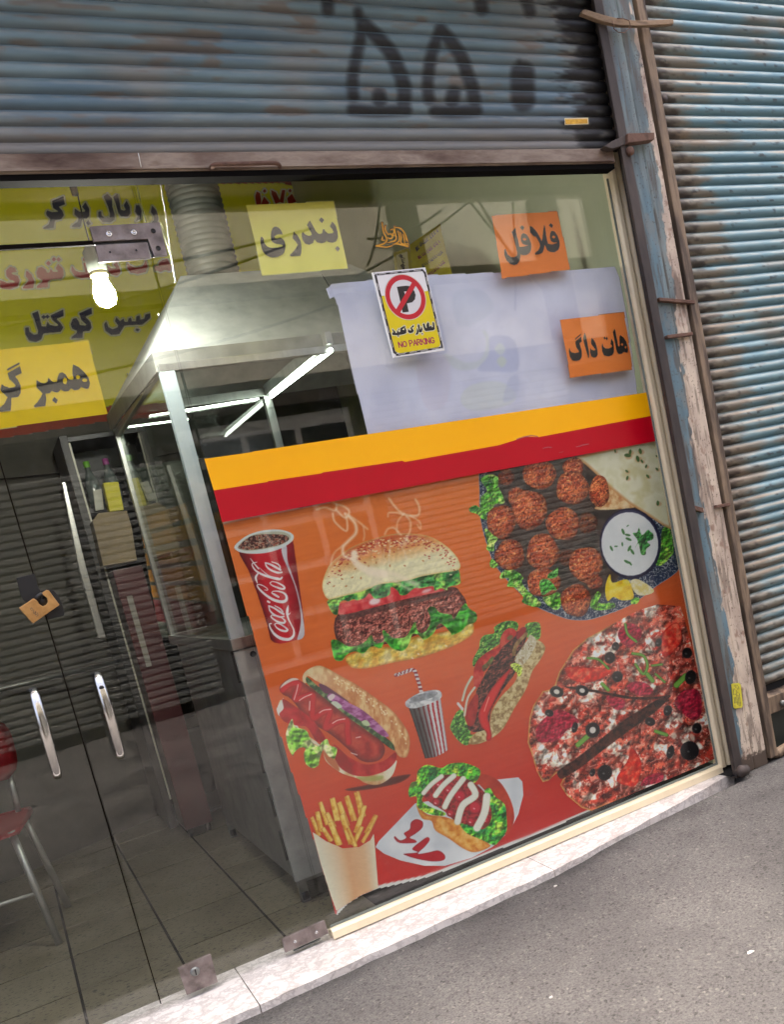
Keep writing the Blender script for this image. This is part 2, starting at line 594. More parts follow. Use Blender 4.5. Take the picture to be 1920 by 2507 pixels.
def mat_asphalt():
    m, n, b = newmat('worn_asphalt')
    big = noise_node(n, 1.6, 4)
    fine = noise_node(n, 150, 4, 0.75)
    mid = noise_node(n, 38, 5, 0.7)
    r1 = N(n, 'ShaderNodeValToRGB'); e = r1.color_ramp.elements
    e[0].position, e[0].color = 0.36, (*lin((80, 78, 77)), 1)
    e[1].position, e[1].color = 0.62, (*lin((102, 100, 98)), 1)
    n.links.new(big.outputs['Fac'], r1.inputs['Fac'])
    r2 = N(n, 'ShaderNodeValToRGB'); e = r2.color_ramp.elements
    e[0].position, e[0].color = 0.34, (0.30, 0.29, 0.28, 1)
    e[1].position, e[1].color = 0.50, (1, 1, 1, 1)
    x = e.new(0.68); x.color = (1.35, 1.32, 1.28, 1)
    n.links.new(fine.outputs['Fac'], r2.inputs['Fac'])
    r3 = N(n, 'ShaderNodeValToRGB'); e = r3.color_ramp.elements
    e[0].position, e[0].color = 0.28, (0.62, 0.6, 0.58, 1)
    e[1].position, e[1].color = 0.44, (1, 1, 1, 1)
    n.links.new(mid.outputs['Fac'], r3.inputs['Fac'])
    vo = N(n, 'ShaderNodeTexVoronoi'); vo.inputs['Scale'].default_value = 120
    n.links.new(N(n, 'ShaderNodeNewGeometry').outputs['Position'], vo.inputs['Vector'])
    r4 = N(n, 'ShaderNodeValToRGB'); e = r4.color_ramp.elements
    e[0].position, e[0].color = 0.08, (0.45, 0.44, 0.43, 1)
    e[1].position, e[1].color = 0.22, (0.92, 0.92, 0.92, 1)
    x4 = e.new(0.80); x4.color = (1.05, 1.05, 1.04, 1)
    x5 = e.new(0.97); x5.color = (1.7, 1.66, 1.6, 1)
    n.links.new(vo.outputs['Color'], r4.inputs['Fac'])
    a0 = N(n, 'ShaderNodeMixRGB', blend_type='MULTIPLY'); a0.inputs['Fac'].default_value = 0.85
    n.links.new(r1.outputs[0], a0.inputs[1]); n.links.new(r4.outputs[0], a0.inputs[2])
    a = N(n, 'ShaderNodeMixRGB', blend_type='MULTIPLY'); a.inputs['Fac'].default_value = 0.8
    n.links.new(a0.outputs[0], a.inputs[1]); n.links.new(r2.outputs[0], a.inputs[2])
    c = N(n, 'ShaderNodeMixRGB', blend_type='MULTIPLY'); c.inputs['Fac'].default_value = 0.75
    n.links.new(a.outputs[0], c.inputs[1]); n.links.new(r3.outputs[0], c.inputs[2])
    at = N(n, 'ShaderNodeAttribute', attribute_name='Col')
    dm = N(n, 'ShaderNodeMixRGB', blend_type='MULTIPLY'); dm.inputs['Fac'].default_value = 1
    n.links.new(c.outputs[0], dm.inputs[1]); n.links.new(at.outputs['Color'], dm.inputs[2])
    n.links.new(dm.outputs[0], b.inputs['Base Color'])
    b.inputs['Roughness'].default_value = 0.9
    ad = N(n, 'ShaderNodeMath', operation='ADD')
    n.links.new(fine.outputs['Fac'], ad.inputs[0]); n.links.new(mid.outputs['Fac'], ad.inputs[1])
    bump(n, b, ad.outputs[0], 0.8, 0.006)
    return m


def mat_marble():
    m, n, b = newmat('veined_marble')
    g = N(n, 'ShaderNodeNewGeometry')
    dn = noise_node(n, 11, 6, 0.65)
    mp = N(n, 'ShaderNodeVectorMath', operation='MULTIPLY_ADD')
    mp.inputs[1].default_value = (0.22, 0.22, 0.22)
    n.links.new(dn.outputs['Color'], mp.inputs[0]); n.links.new(g.outputs['Position'], mp.inputs[2])
    vo = N(n, 'ShaderNodeTexVoronoi', feature='DISTANCE_TO_EDGE')
    vo.inputs['Scale'].default_value = 17
    st = N(n, 'ShaderNodeVectorMath', operation='MULTIPLY'); st.inputs[1].default_value = (0.6, 1.3, 1)
    n.links.new(mp.outputs[0], st.inputs[0]); n.links.new(st.outputs[0], vo.inputs['Vector'])
    r = N(n, 'ShaderNodeValToRGB'); e = r.color_ramp.elements
    e[0].position, e[0].color = 0.0, (*lin((190, 183, 178)), 1)
    e[1].position, e[1].color = 0.16, (*lin((224, 218, 212)), 1)
    n.links.new(vo.outputs['Distance'], r.inputs['Fac'])
    t = noise_node(n, 14, 6, 0.7, (0.5, 1.2, 1))
    r2 = N(n, 'ShaderNodeValToRGB'); e = r2.color_ramp.elements
    e[0].position, e[0].color = 0.34, (0.84, 0.81, 0.79, 1)
    e[1].position, e[1].color = 0.56, (1, 1, 1, 1)
    n.links.new(t.outputs['Fac'], r2.inputs['Fac'])
    mx = N(n, 'ShaderNodeMixRGB', blend_type='MULTIPLY'); mx.inputs['Fac'].default_value = 1
    n.links.new(r.outputs[0], mx.inputs[1]); n.links.new(r2.outputs[0], mx.inputs[2])
    n.links.new(mx.outputs[0], b.inputs['Base Color'])
    b.inputs['Roughness'].default_value = 0.45
    bump(n, b, t.outputs['Fac'], 0.1)
    return m


def mat_tile():
    m, n, b = newmat('speckled_floor_tile')
    oi = N(n, 'ShaderNodeObjectInfo')
    sp = noise_node(n, 95, 3, 0.6, (0.55, 1, 1))
    r = N(n, 'ShaderNodeValToRGB'); e = r.color_ramp.elements
    e[0].position, e[0].color = 0.36, (*lin((34, 32, 26)), 1)
    e[1].position, e[1].color = 0.43, (*lin((122, 116, 97)), 1)
    n.links.new(sp.outputs['Fac'], r.inputs['Fac'])
    t = noise_node(n, 5, 4)
    r2 = N(n, 'ShaderNodeValToRGB'); e = r2.color_ramp.elements
    e[0].position, e[0].color = 0.3, (0.66, 0.64, 0.58, 1)
    e[1].position, e[1].color = 0.65, (1, 1, 1, 1)
    n.links.new(t.outputs['Fac'], r2.inputs['Fac'])
    mx = N(n, 'ShaderNodeMixRGB', blend_type='MULTIPLY'); mx.inputs['Fac'].default_value = 1
    n.links.new(r.outputs[0], mx.inputs[1]); n.links.new(r2.outputs[0], mx.inputs[2])
    hs = N(n, 'ShaderNodeHueSaturation')
    mm = N(n, 'ShaderNodeMapRange'); mm.inputs['To Min'].default_value = 0.82; mm.inputs['To Max'].default_value = 1.12
    n.links.new(oi.outputs['Random'], mm.inputs['Value']); n.links.new(mm.outputs[0], hs.inputs['Value'])
    n.links.new(mx.outputs[0], hs.inputs['Color']); n.links.new(hs.outputs[0], b.inputs['Base Color'])
    b.inputs['Roughness'].default_value = 0.35
    bump(n, b, t.outputs['Fac'], 0.05)
    return m


M_asphalt, M_marble, M_tile = mat_asphalt(), mat_marble(), mat_tile()
M_grout = mat_plain('dark_grout', (26, 24, 20), 0.9)

# ================================================================== the ground
EDGE = [(-0.9, -0.245), (0.37, -0.232), (0.9, -0.222), (1.43, -0.208), (1.9, -0.150), (2.25, -0.095), (2.46, -0.055)]


def asphalt():
    xs = np.concatenate([[-40, -12, -5], np.linspace(-2, 5, 300), [8, 14, 40]])
    ys = np.concatenate([[-40, -20, -12], np.linspace(-8, -2, 14)[:-1], np.linspace(-2, -0.5, 30)[:-1], np.linspace(-0.5, 0.1, 60), [0.3, 0.6]])
    X, Y = np.meshgrid(xs, ys)
    n1 = fbm(X.ravel() * 100, Y.ravel() * 100, 30, 3).reshape(X.shape) - 0.5
    Z = 0.004 * n1 - 0.012 * np.clip(-Y - 0.2, 0, 40)
    Z = Z + 0.030 * np.clip((X - 1.5) / 1.0, 0, 1)              # the tarmac climbs over the right end of the doorstep
    Z = np.where((Y > -0.16) & (X < 2.42), -0.03, Z)
    V = np.stack([X.ravel(), Y.ravel(), Z.ravel()], 1)
    nx = len(xs)
    F = [(j * nx + i, j * nx + i + 1, (j + 1) * nx + i + 1, (j + 1) * nx + i) for j in range(len(ys) - 1) for i in range(nx - 1)]
    me = mesh_of(V, F)
    eg = np.interp(V[:, 0], [e[0] for e in EDGE], [e[1] for e in EDGE])
    d = eg - V[:, 1]                                                 # packed dirt along the foot of the step
    nz = fbm(V[:, 0] * 100, V[:, 1] * 100, 9, 12, 3)
    dirt = np.clip(1 - np.clip(d, 0, 9) / (0.03 + 0.11 * nz), 0, 1) * (0.4 + nz)
    dirt = np.maximum(dirt, 0.9 * np.clip((fbm(V[:, 0] * 100, V[:, 1] * 100, 34, 19, 3) - 0.6) * 6, 0, 1) * np.clip((V[:, 0] - 1.2) / 1.2, 0.15, 1))
    k = 1 - 0.45 * np.clip(dirt, 0, 1)
    c = np.stack([k * 1.0, k * .985, k * .96, np.ones_like(k)], 1).astype(np.float32)
    me.color_attributes.new('Col', 'FLOAT_COLOR', 'POINT').data.foreach_set('color', c.ravel())
    o = link('asphalt_road', me, M_asphalt, smooth=True)
    return tag(o, kind='structure')


asphalt()

# ---- marble doorstep, three slabs with open joints
step = tag(empty('marble_doorstep', (1.2, -0.1, 0)), kind='structure')
edge = EDGE


def slab(x0, x1):
    xs = [x0 + (x1 - x0) * k / 24 for k in range(25)]
    out = [(x, float(np.interp(x, [e[0] for e in edge], [e[1] for e in edge])) + 0.004 * math.sin(x * 37) * math.sin(x * 11)) for x in xs]
    zt = 0.024
    top = [(x, y, zt + 0.012 * max(0, (x - 1.6)) * 0.9) for x, y in out] + [(x1, 0.075, zt + 0.008), (x0, 0.075, zt + 0.008)]
    extrude('slab', top, (0, 0, -0.06), M_marble, step)


slab(-0.9, 0.3695); slab(0.3725, 1.4265); slab(1.4295, 2.44)

# ---- shop floor: grout bed and single tiles
fl = tag(box('shop_floor', -1.9, 2.5, 0.075, 4.3, -0.06, 0.0196, M_grout), kind='structure')
tile_me = (mesh_of([(-.1555, -.1745, -.012), (.1555, -.1745, -.012), (.1555, .1745, -.012), (-.1555, .1745, -.012),
                       (-.1555, -.1745, 0), (.1555, -.1745, 0), (.1555, .1745, 0), (-.1555, .1745, 0)],
                      [(0, 3, 2, 1), (4, 5, 6, 7), (0, 1, 5, 4), (1, 2, 6, 5), (2, 3, 7, 6), (3, 0, 4, 7)]))
tile_me.materials.append(M_tile)
for i in range(-3, 2):
    for j in range(0, 10):
        t = link('floor_tile', tile_me, None, fl)
        t.location = (0.248 + 0.16 + 0.32 * i, 0.259 + 0.357 * j, 0.022 + random.uniform(-0.0008, 0.0008))
box('floor_tile_strip', -0.9, 0.66, -0.0, 0.078, 0.0, 0.021, M_marble, fl)

# ---- room
def wall(name, *a):
    return tag(box(name, *a), kind='structure')


wall('wall_right', 2.46, 2.62, 0.03, 4.4, 0.0, 3.75, M_greenwall)
wall('wall_left', -2.0, -1.9, 0.0, 4.4, 0.0, 3.75, M_greywall)
wall('ceiling', -2.0, 2.6, 0.0, 4.6, 3.7, 3.8, M_ceiling)
BW0, BW1 = np.array([-1.95, 1.56]), np.array([2.46, 3.36])        # the back wall runs at a slant
tag(extrude('wall_back', [(BW0[0], BW0[1], 0), (BW1[0], BW1[1], 0), (BW1[0], BW1[1], 3.7), (BW0[0], BW0[1], 3.7)],
            (-0.04, 0.12, 0), M_greywall), kind='structure')
wall('wall_lintel', -2.0, 2.34, -0.02, 0.06, 2.80, 4.6, M_greywall)
wall('wall_pier_left', -2.2, -0.92, -0.06, 0.06, 0.0, 2.82, M_greywall)
wall('wall_neighbour', 2.64, 14.0, 0.02, 0.12, 0.0, 4.6, M_greywall)
wall('wall_upper', -14.0, 14.0, 0.065, 0.4, 4.0, 8.6, M_greywall)  # unseen; made tall and wide to block the sun from behind
wall('wall_left_shop', -14.0, -2.2, -0.02, 0.06, 0.0, 4.6, M_greywall)  # unseen; added to shut the sun out on the left
# sheet-metal canopy above the shutters (it is why the top of the shop front is darker)
aw = tag(box('canopy', -2.2, 2.42, -0.45, -0.02, 3.08, 3.12, M_zinc), kind='structure')

# ================================================================== across the street (seen reflected in the glass)
M_render = mat_noise('beige_render', [(236, 228, 200), (246, 240, 216)], 1.2, 0.85, 0, None, 0.1, 30)
M_browndark = mat_noise('dark_brickwork', [(60, 54, 48), (76, 70, 60)], 3, 0.9)
M_shutter2 = mat_noise('far_shutter', [(122, 124, 120), (146, 146, 140)], 2.5, 0.6, 0.2)
M_frame2 = mat_noise('white_frames', [(172, 170, 162), (188, 186, 178)], 3, 0.6)
M_pane2 = mat_plain('dark_panes', (40, 44, 46), 0.15)
OY = -7.0
ob = empty('beige_building', (3, OY, 0), 'beige building across the street, seen only as a reflection in the shop glass', 'building')
box('wall', -6, 14, OY - 0.5, OY - 0.12, 3.15, 4.88, M_render, ob)
box('upper_storey', -6, 14, OY - 0.9, OY - 0.4, 4.88, 5.2, M_browndark, ob)
box('base', -6, 14, OY - 0.6, OY - 0.2, -0.4, 3.15, M_browndark, ob)
box('ledge', -6, 14, OY - 0.12, OY + 0.05, 3.98, 4.12, M_browndark, ob)
box('pilaster', 5.0, 5.35, OY - 0.13, OY - 0.02, 3.2, 4.86, M_browndark, ob)
box('pilaster', 6.9, 7.3, OY - 0.13, OY - 0.02, 3.2, 4.86, M_browndark, ob)
box('signband', -6, 14, OY - 0.2, OY - 0.05, 2.86, 3.15, M_browndark, ob)


def far_shutter(x0, x1, z1):
    V, F = [], []
    n = int(z1 / 0.075)
    k = 0
    for i in range(n):
        z = z1 - i * 0.075
        for (dz, dy) in ((0, 0.0), (-0.02, 0.03), (-0.055, 0.03), (-0.075, 0.0)):
            V += [(x0, OY - 0.15 + dy, z + dz), (x1, OY - 0.15 + dy, z + dz)]
            if k: F.append((2 * k - 2, 2 * k - 1, 2 * k + 1, 2 * k))
            k += 1
    return link('roller_shutter_far', mesh_of(V, F), M_shutter2, ob)


far_shutter(-1.2, 1.9, 2.5)
far_shutter(4.2, 7.0, 2.8)
box('shopwindow', 2.1, 4.0, OY - 0.2, OY - 0.1, 0.1, 2.75, M_frame2, ob)
for i in range(3):
    for j in range(5):
        box('pane', 2.2 + i * 0.6, 2.72 + i * 0.6, OY - 0.09, OY - 0.085, 0.2 + j * 0.5, 0.6 + j * 0.5, M_pane2, ob)
# cables over the street
M_cable = mat_plain('cable', (34, 32, 30), 0.7)


def mirror_pt(x, y, Y):
    p = U(x, y, Y)
    return np.array([p[0], -p[1], p[2]])


for k, (a, b, Y) in enumerate((((1150, 492), (820, 700), 6.2), ((1150, 492), (1420, 800), 6.2), ((1175, 495), (1300, 690), 6.2),
                               ((1255, 480), (1262, 760), 6.4), ((930, 500), (900, 650), 6.4), ((1080, 515), (900, 585), 6.0),
                               ((0, 800), (700, 600), 6.0), ((0, 960), (820, 745), 5.8), ((0, 700), (760, 560), 6.1))):
    p, q = mirror_pt(*a, Y), mirror_pt(*b, Y)
    pts = [p + (q - p) * t - np.array([0, 0, 0.25 * t * (1 - t)]) for t in np.linspace(-0.6 if k > 5 else 0, 1, 14)]
    tag(tube('street_cable', pts, 0.014, M_cable, None, 6), 'dark cable strung across the street, seen only reflected in the shop glass',
        'cable', 'cables reflected in the shop glass')

# ================================================================== rolling shutters
PROF = [(0.0, 0.004), (0.05, 0.0015), (0.12, -0.003), (0.22, -0.0075), (0.34, -0.0102), (0.48, -0.0112), (0.62, -0.0104),
        (0.75, -0.0078), (0.86, -0.003), (0.94, 0.002), (1.0, 0.004)]


def slat_mesh(x0, x1, ztop, pitch, Y, nx, colf, deep=1.05):
    xs = np.linspace(x0, x1, nx)
    n = len(PROF)
    V = np.zeros((n, nx, 3))
    for k, (t, dy) in enumerate(PROF):
        V[k, :, 0] = xs
        V[k, :, 1] = Y + dy * pitch / 0.041 * deep
        V[k, :, 2] = ztop - t * pitch
    V[:, :, 1] += 0.0012 * (fbm(xs * 100, xs * 0 + ztop * 900, 14, 5) - 0.5)[None, :] * 2
    P = V.reshape(-1, 3)
    idx = np.arange(n * nx).reshape(n, nx)
    q = np.stack([idx[:-1, :-1], idx[1:, :-1], idx[1:, 1:], idx[:-1, 1:]], -1).reshape(-1, 4)
    me = bpy.data.meshes.new('slat')
    me.vertices.add(len(P)); me.vertices.foreach_set('co', P.ravel().astype(np.float32))
    me.loops.add(len(q) * 4); me.loops.foreach_set('vertex_index', q.astype(np.int32).ravel())
    me.polygons.add(len(q)); me.polygons.foreach_set('loop_start', np.arange(0, len(q) * 4, 4, dtype=np.int32))
    me.update(calc_edges=True)
    t = np.repeat(np.array([p[0] for p in PROF])[:, None], nx, 1).ravel()
    c = np.ones((len(P), 4), np.float32)
    c[:, :3] = lin(np.clip(colf(P, t), 0, 255))
    me.color_attributes.new('Col', 'FLOAT_COLOR', 'POINT').data.foreach_set('color', c.ravel())
    me.shade_smooth()
    return me


GRAF = []      # sprayed marks: (list of points with widths), in photo pixels


def graf(pts, w):
    p = np.array(T(780, 0, 2.8, pts)); GRAF.append((smoothline(np.concatenate([p, np.full((len(p), 1), w / 2.8)], 1), 4)))


graf([(305, 165), (420, 270), (505, 375), (550, 480), (580, 570), (590, 670), (575, 750)], 92)
graf([(305, 165), (285, 280), (262, 380), (240, 480), (232, 580), (240, 660)], 74)
graf([(235, 750), (400, 765), (600, 755)], 78)
graf([(415, 650), (420, 700)], 90)
graf([(838, 205), (920, 300), (985, 400), (1020, 500), (1055, 600), (1070, 700)], 84)
graf([(838, 205), (800, 300), (770, 400), (755, 500), (750, 600), (760, 680)], 74)
graf([(800, 760), (930, 770), (1080, 755)], 82)
graf([(925, 640), (915, 700)], 92)
graf([(1400, 500), (1400, 600), (1405, 680)], 160)
graf([(60, -20), (65, 70)], 80)
graf([(270, 80), (280, 120)], 60)
graf([(1110, -20), (1120, 60)], 85)
graf([(1420, -20), (1450, 80)], 75)
graf([(1380, 430), (1385, 440)], 40)


def graf_mask(x, y):
    m = np.zeros(x.shape)
    for q in GRAF:
        i = np.nonzero((x > q[:, 0].min() - 60) & (x < q[:, 0].max() + 60) & (y > q[:, 1].min() - 60) & (y < q[:, 1].max() + 60))[0]
        if len(i) == 0: continue
        xx, yy = x[i], y[i]
        sd = np.full(len(i), 1e9)
        for k in range(len(q) - 1):
            x0, y0, w0 = q[k]; x1, y1, w1 = q[k + 1]
            ex, ey = x1 - x0, y1 - y0
            t = np.clip(((xx - x0) * ex + (yy - y0) * ey) / (ex * ex + ey * ey + 1e-9), 0, 1)
            sd = np.minimum(sd, np.hypot(xx - x0 - t * ex, yy - y0 - t * ey) - (w0 + (w1 - w0) * t) / 2)
        m[i] = np.maximum(m[i], np.clip(0.55 - sd / 13.0, 0, 1))
    return m


def main_paint(P, t):
    X, Z = P[:, 0] * 100, P[:, 2] * 100
    x, y = proj(P)
    n1 = fbm(X * 0.25, Z * 2.0, 9, 21, 4); n2 = fbm(X, Z, 24, 5, 3); n3 = fbm(X * 0.5, Z * 3, 3, 9, 3)
    c = lerp((92, 112, 118), (116, 138, 144), (n1 - 0.3) * 2.2)
    c = lerp(c, (128, 126, 120), np.clip((n2 - 0.45) * 2.5, 0, 0.75))
    c = lerp(c, (74, 100, 118), np.clip((fbm(X * 0.3, Z, 16, 77, 3) - 0.58) * 5, 0, 0.5))
    c = lerp(c, (112, 92, 76), np.clip((fbm(X * 0.5, Z * 2.5, 8, 78, 3) - 0.66) * 7, 0, 0.6))
    ridge = np.clip(1 - np.abs(t - 0.26) / 0.17, 0, 1) * np.clip((n3 - 0.3) * 3, 0.25, 1)     # lighter band on each slat's upper curve, broken by noise
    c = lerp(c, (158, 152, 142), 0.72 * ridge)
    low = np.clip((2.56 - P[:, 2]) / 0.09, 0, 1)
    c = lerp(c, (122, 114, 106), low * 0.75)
    low_dark = np.clip((t - 0.68) / 0.3, 0, 1) * 0.35  # darkens the lower part of each slat
    c = lerp(c, (36, 34, 34), low_dark * np.clip(0.5 + n2, 0, 1))
    g = graf_mask(x, y) * np.clip(0.35 + (t - 0.12) * 5, 0.25, 1) * (0.82 + 0.3 * (n3 - 0.5))
    c = lerp(c, (22, 22, 23), np.clip(g, 0, 0.94))
    soot = np.clip((P[:, 0] - 2.19 + 0.16 * (fbm(X * 0.6, Z * 3.0, 5, 31, 3) - 0.5) * 2) / 0.10, 0, 1)
    return lerp(c, (18, 16, 16), soot * 0.96)


shut = empty('roller_shutter', (0.7, -0.1, 2.42), 'dark blue-grey rolled-up roller shutter with sprayed digits, above the shop window', 'shutter')
PITCH_M = 0.0408
for k in range(-4, 12):
    zt = 2.832 + 0.007 - PITCH_M * k
    if zt < 2.44: break
    link('slat', slat_mesh(-0.9, 2.375, zt, PITCH_M, -0.10, 520, main_paint, 0.62), M_shutterpaint, shut)
box('slat_backing', -0.9, 2.36, -0.09, -0.086, 2.44, 3.05, M_black_gap, shut)
# bottom rail: an L of rusty steel
br = extrude('bottom_rail', [(-0.9, -0.120, 2.388), (-0.9, -0.118, 2.434), (-0.9, -0.113, 2.438), (-0.9, -0.078, 2.438), (-0.9, -0.078, 2.384), (-0.9, -0.116, 2.384)],
             (3.24, 0, 0), M_bottomrail, shut, 0.002)
box('rail_lip', -0.9, 2.33, -0.126, -0.112, 2.389, 2.397, M_bottomrail, br, 0.0015)
box('rubber_seal', -0.9, 2.335, -0.117, -0.07, 2.368, 2.384, mat_plain('old_rubber', (14, 12, 11), 0.95, 0, 0.1), shut)
ha = [U(516, 413, -0.13), U(522, 405, -0.15), U(540, 402, -0.155), U(600, 401, -0.155), U(660, 399, -0.155), U(680, 401, -0.15), U(685, 409, -0.13)]
tube('pull_handle', smoothline(np.array(ha), 4), 0.0065, M_rust, shut, 8)
tag(tube('white_thread', [U(338, 375, -0.124), U(341, 390, -0.125), U(345, 409, -0.128)], 0.0012, mat_plain('white_thread_m', (216, 214, 206), 0.7), None, 6), 'short white thread hanging over the rusty bottom rail of the shutter', 'thread')
st = empty('foil_sticker', U(1415, 297, -0.115), 'small gold foil sticker on the lower right of the dark shutter', 'sticker')
M_foil = mat_noise('gold_foil', [(176, 122, 30), (226, 176, 60)], 60, 0.35, 0.5)
M_foilw = mat_noise('foil_border', [(214, 196, 150), (226, 212, 170)], 60, 0.5)
extrude('backing', [U(*p, -0.1165) for p in ((1383, 289), (1441, 288), (1442, 304), (1384, 306))], (0, 0.001, 0), M_foilw, st)
extrude('foil', [U(*p, -0.1175) for p in ((1385, 292), (1439, 291), (1440, 302), (1386, 304))], (0, 0.0007, 0), M_foil, st)


def nb_paint(P, t):
    X, Z = P[:, 0] * 100, P[:, 2] * 100
    n1 = fbm(X * 0.3, Z * 2, 9, 41, 4); n2 = fbm(X * 0.5, Z, 18, 45, 3); n3 = fbm(X * 0.5, Z * 3, 3.4, 49, 3)
    c = lerp((104, 138, 148), (136, 166, 172), (n1 - 0.3) * 2.2)
    c = lerp(c, (92, 128, 142), np.clip((P[:, 2] - 2.2) / 0.6, 0, 1) * 0.5)
    c = lerp(c, (126, 104, 84), np.clip((fbm(X * 0.35, Z * 1.4, 14, 43, 4) - 0.54) * 5, 0, 0.65))
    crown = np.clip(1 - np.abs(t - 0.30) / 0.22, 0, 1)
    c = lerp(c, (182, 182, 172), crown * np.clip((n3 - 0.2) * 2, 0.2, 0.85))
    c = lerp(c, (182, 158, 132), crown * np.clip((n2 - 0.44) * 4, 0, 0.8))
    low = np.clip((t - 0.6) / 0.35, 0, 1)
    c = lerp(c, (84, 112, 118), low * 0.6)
    d = P[:, 0] - (2.60)
    edge = np.clip(1 - (d - 0.14 - 0.20 * (fbm(X * 0.5, Z * 3, 7, 61, 3) - 0.5) * 2) / 0.13, 0, 1) * np.clip(1.2 - 0.25 * np.abs(P[:, 2] - 1.6), 0.5, 1)
    c = lerp(c, (128, 106, 84), edge * 0.75 * np.clip(0.4 + t, 0, 1))
    edge2 = np.clip(1 - (d - 0.05 - 0.12 * (fbm(X, Z * 4, 5, 67, 3) - 0.5) * 2) / 0.07, 0, 1)
    c = lerp(c, (52, 44, 38), edge2 * 0.8 * np.clip(0.25 + t, 0, 1))
    spot = np.clip((fbm(X * 0.8, Z * 2, 2.2, 71, 2) - 0.70) * 9, 0, 1) * np.clip(1 - np.abs(t - 0.55) / 0.3, 0, 1)
    c = lerp(c, (60, 58, 56), spot * 0.85)
    lowz = np.clip((0.75 - P[:, 2]) / 0.5, 0, 1)
    return lerp(c, (150, 134, 116), lowz * 0.45 * n2)


nb = empty('roller_shutter', (3.1, -0.07, 0.28), 'pale blue closed roller shutter of the neighbouring shop, at the right edge', 'shutter')
PITCH_N = 0.0431
k = -8
while True:
    zt = 2.867 + 0.008 - PITCH_N * k
    if zt - PITCH_N < 0.30: break
    link('slat', slat_mesh(2.585, 3.9, zt, PITCH_N, -0.075, 170, nb_paint, 0.9), M_shutterpaint, nb)
    k += 1
box('slat_backing', 2.585, 3.9, -0.062, -0.058, 0.3, 3.2, M_black_gap, nb)
extrude('bottom_rail', [(2.60, -0.10, 0.215), (2.60, -0.10, 0.285), (2.60, -0.06, 0.30), (2.60, -0.06, 0.215)], (1.3, 0, 0), M_rail, nb, 0.003)
lathe('bolt', [(0, 0), (0.012, 0), (0.012, 0.012), (0.007, 0.016), (0, 0.016)], (2.70, -0.10, 0.245), M_steel_dull, nb, 10, (0, -1, 0))
lathe('hinge_pin', [(0, 0), (0.014, 0), (0.014, 0.03), (0, 0.03)], (2.632, -0.085, 2.615), M_dark, nb, 10, (0, -1, 0))
M_basebox = mat_plain('dark_green_base', (46, 50, 44), 0.4)
kb = tag(box('base_box', 2.60, 3.9, -0.055, 0.02, 0.0, 0.215, M_basebox), 'dark green base box in the dark opening under the neighbouring blue shutter', 'panel')  # dark box put in for the dark opening below the shutter
tag(tube('floor_latch', [(2.585, -0.10, 0.06), (2.62, -0.11, 0.05), (2.68, -0.115, 0.065), (2.80, -0.115, 0.075)], [0.02, 0.022, 0.018, 0.018], M_rail, None, 10),
    'grimy steel latch bar at the foot of the neighbouring shutter', 'latch')

# ================================================================== steel guides and the painted post between the two shutters
tag(extrude('guide_rail', [(2.356, -0.145, 0.035), (2.394, -0.145, 0.035), (2.394, -0.09, 0.035), (2.384, -0.09, 0.035), (2.384, -0.133, 0.035), (2.356, -0.133, 0.035)],
            (0, 0, 3.0), M_dark, None, 0.002), 'dark steel guide rail of the shop shutter, left of the painted post', 'rail')
tag(box('shadow_infill', 2.454, 2.60, -0.09, 0.02, 0.03, 3.1, M_black_gap), 'black shadow channel between the cream window frame and the guide rail', 'infill')  # black box standing in for the shadow in this gap


def post_paint(cv):
    x, y, P = cv.x, cv.y, cv.P
    X, Z = P[:, 0] * 1000, P[:, 2] * 1000
    n1 = fbm(X, Z * 0.14, 26, 81, 4); n2 = fbm(X, Z * 0.5, 40, 83, 4); n3 = fbm(X, Z * 0.35, 14, 87, 3)
    c = lerp((92, 104, 106), (126, 140, 140), (n1 - 0.3) * 2.3)
    c = lerp(c, (86, 118, 134), np.clip((fbm(X, Z * 0.2, 120, 91, 3) - 0.55) * 5, 0, 0.6))
    c = lerp(c, (84, 78, 72), np.clip((fbm(X * 1.5, Z * 0.12, 20, 93, 4) - 0.56) * 6, 0, 0.7))
    c = lerp(c, (120, 122, 118), np.clip((n2 - 0.55) * 4, 0, 0.6))
    zz = P[:, 2]
    xb = np.interp(zz, [0.0, 0.15, 0.5, 1.0, 1.3, 1.75, 1.9, 2.1, 2.3, 2.6, 3.0], [2.405, 2.425, 2.462, 2.462, 2.452, 2.486, 2.502, 2.505, 2.535, 2.522, 2.545])
    white = np.clip((P[:, 0] - xb + 0.020 * (n3 - 0.5) * 2 + 0.008 * (n2 - .5)) / 0.004 + 0.5, 0, 1)
    wc = lerp((206, 190, 170), (178, 160, 144), (n2 - 0.35) * 2.5)
    wc = lerp(wc, (120, 106, 94), np.clip((fbm(X * 1.4, Z * 0.15, 16, 94, 4) - 0.56) * 6, 0, 0.7))
    wc = lerp(wc, (146, 120, 104), np.clip((fbm(X, Z * 0.6, 22, 95, 3) - 0.66) * 7, 0, 0.85))
    c = lerp(c, wc, white)
    rust = np.clip((fbm(X, Z * 0.25, 60, 97, 4) - 0.60) * 8, 0, 1) * np.interp(zz, [0.0, 1.1, 1.4, 2.1, 2.25, 2.4, 3.0], [0.15, 0.25, 0.9, 0.8, 1.0, 0.4, 0.7])
    c = lerp(c, (92, 76, 68), rust * 0.85)
    speck = np.clip((fbm(X, Z, 5, 99, 2) - 0.76) * 12, 0, 1)
    c = lerp(c, (70, 58, 50), speck * 0.7)
    foot = np.clip((0.10 + 0.02 * (fbm(X, Z, 8, 101) - 0.5) * 2 - zz) / 0.012, 0, 1)
    c = lerp(c, (84, 72, 62), foot)
    edge = np.clip((2.418 + 0.006 * (n1 - 0.5) * 2 - P[:, 0]) / 0.006, 0, 1)
    return lerp(c, (70, 56, 50), edge * 0.8)


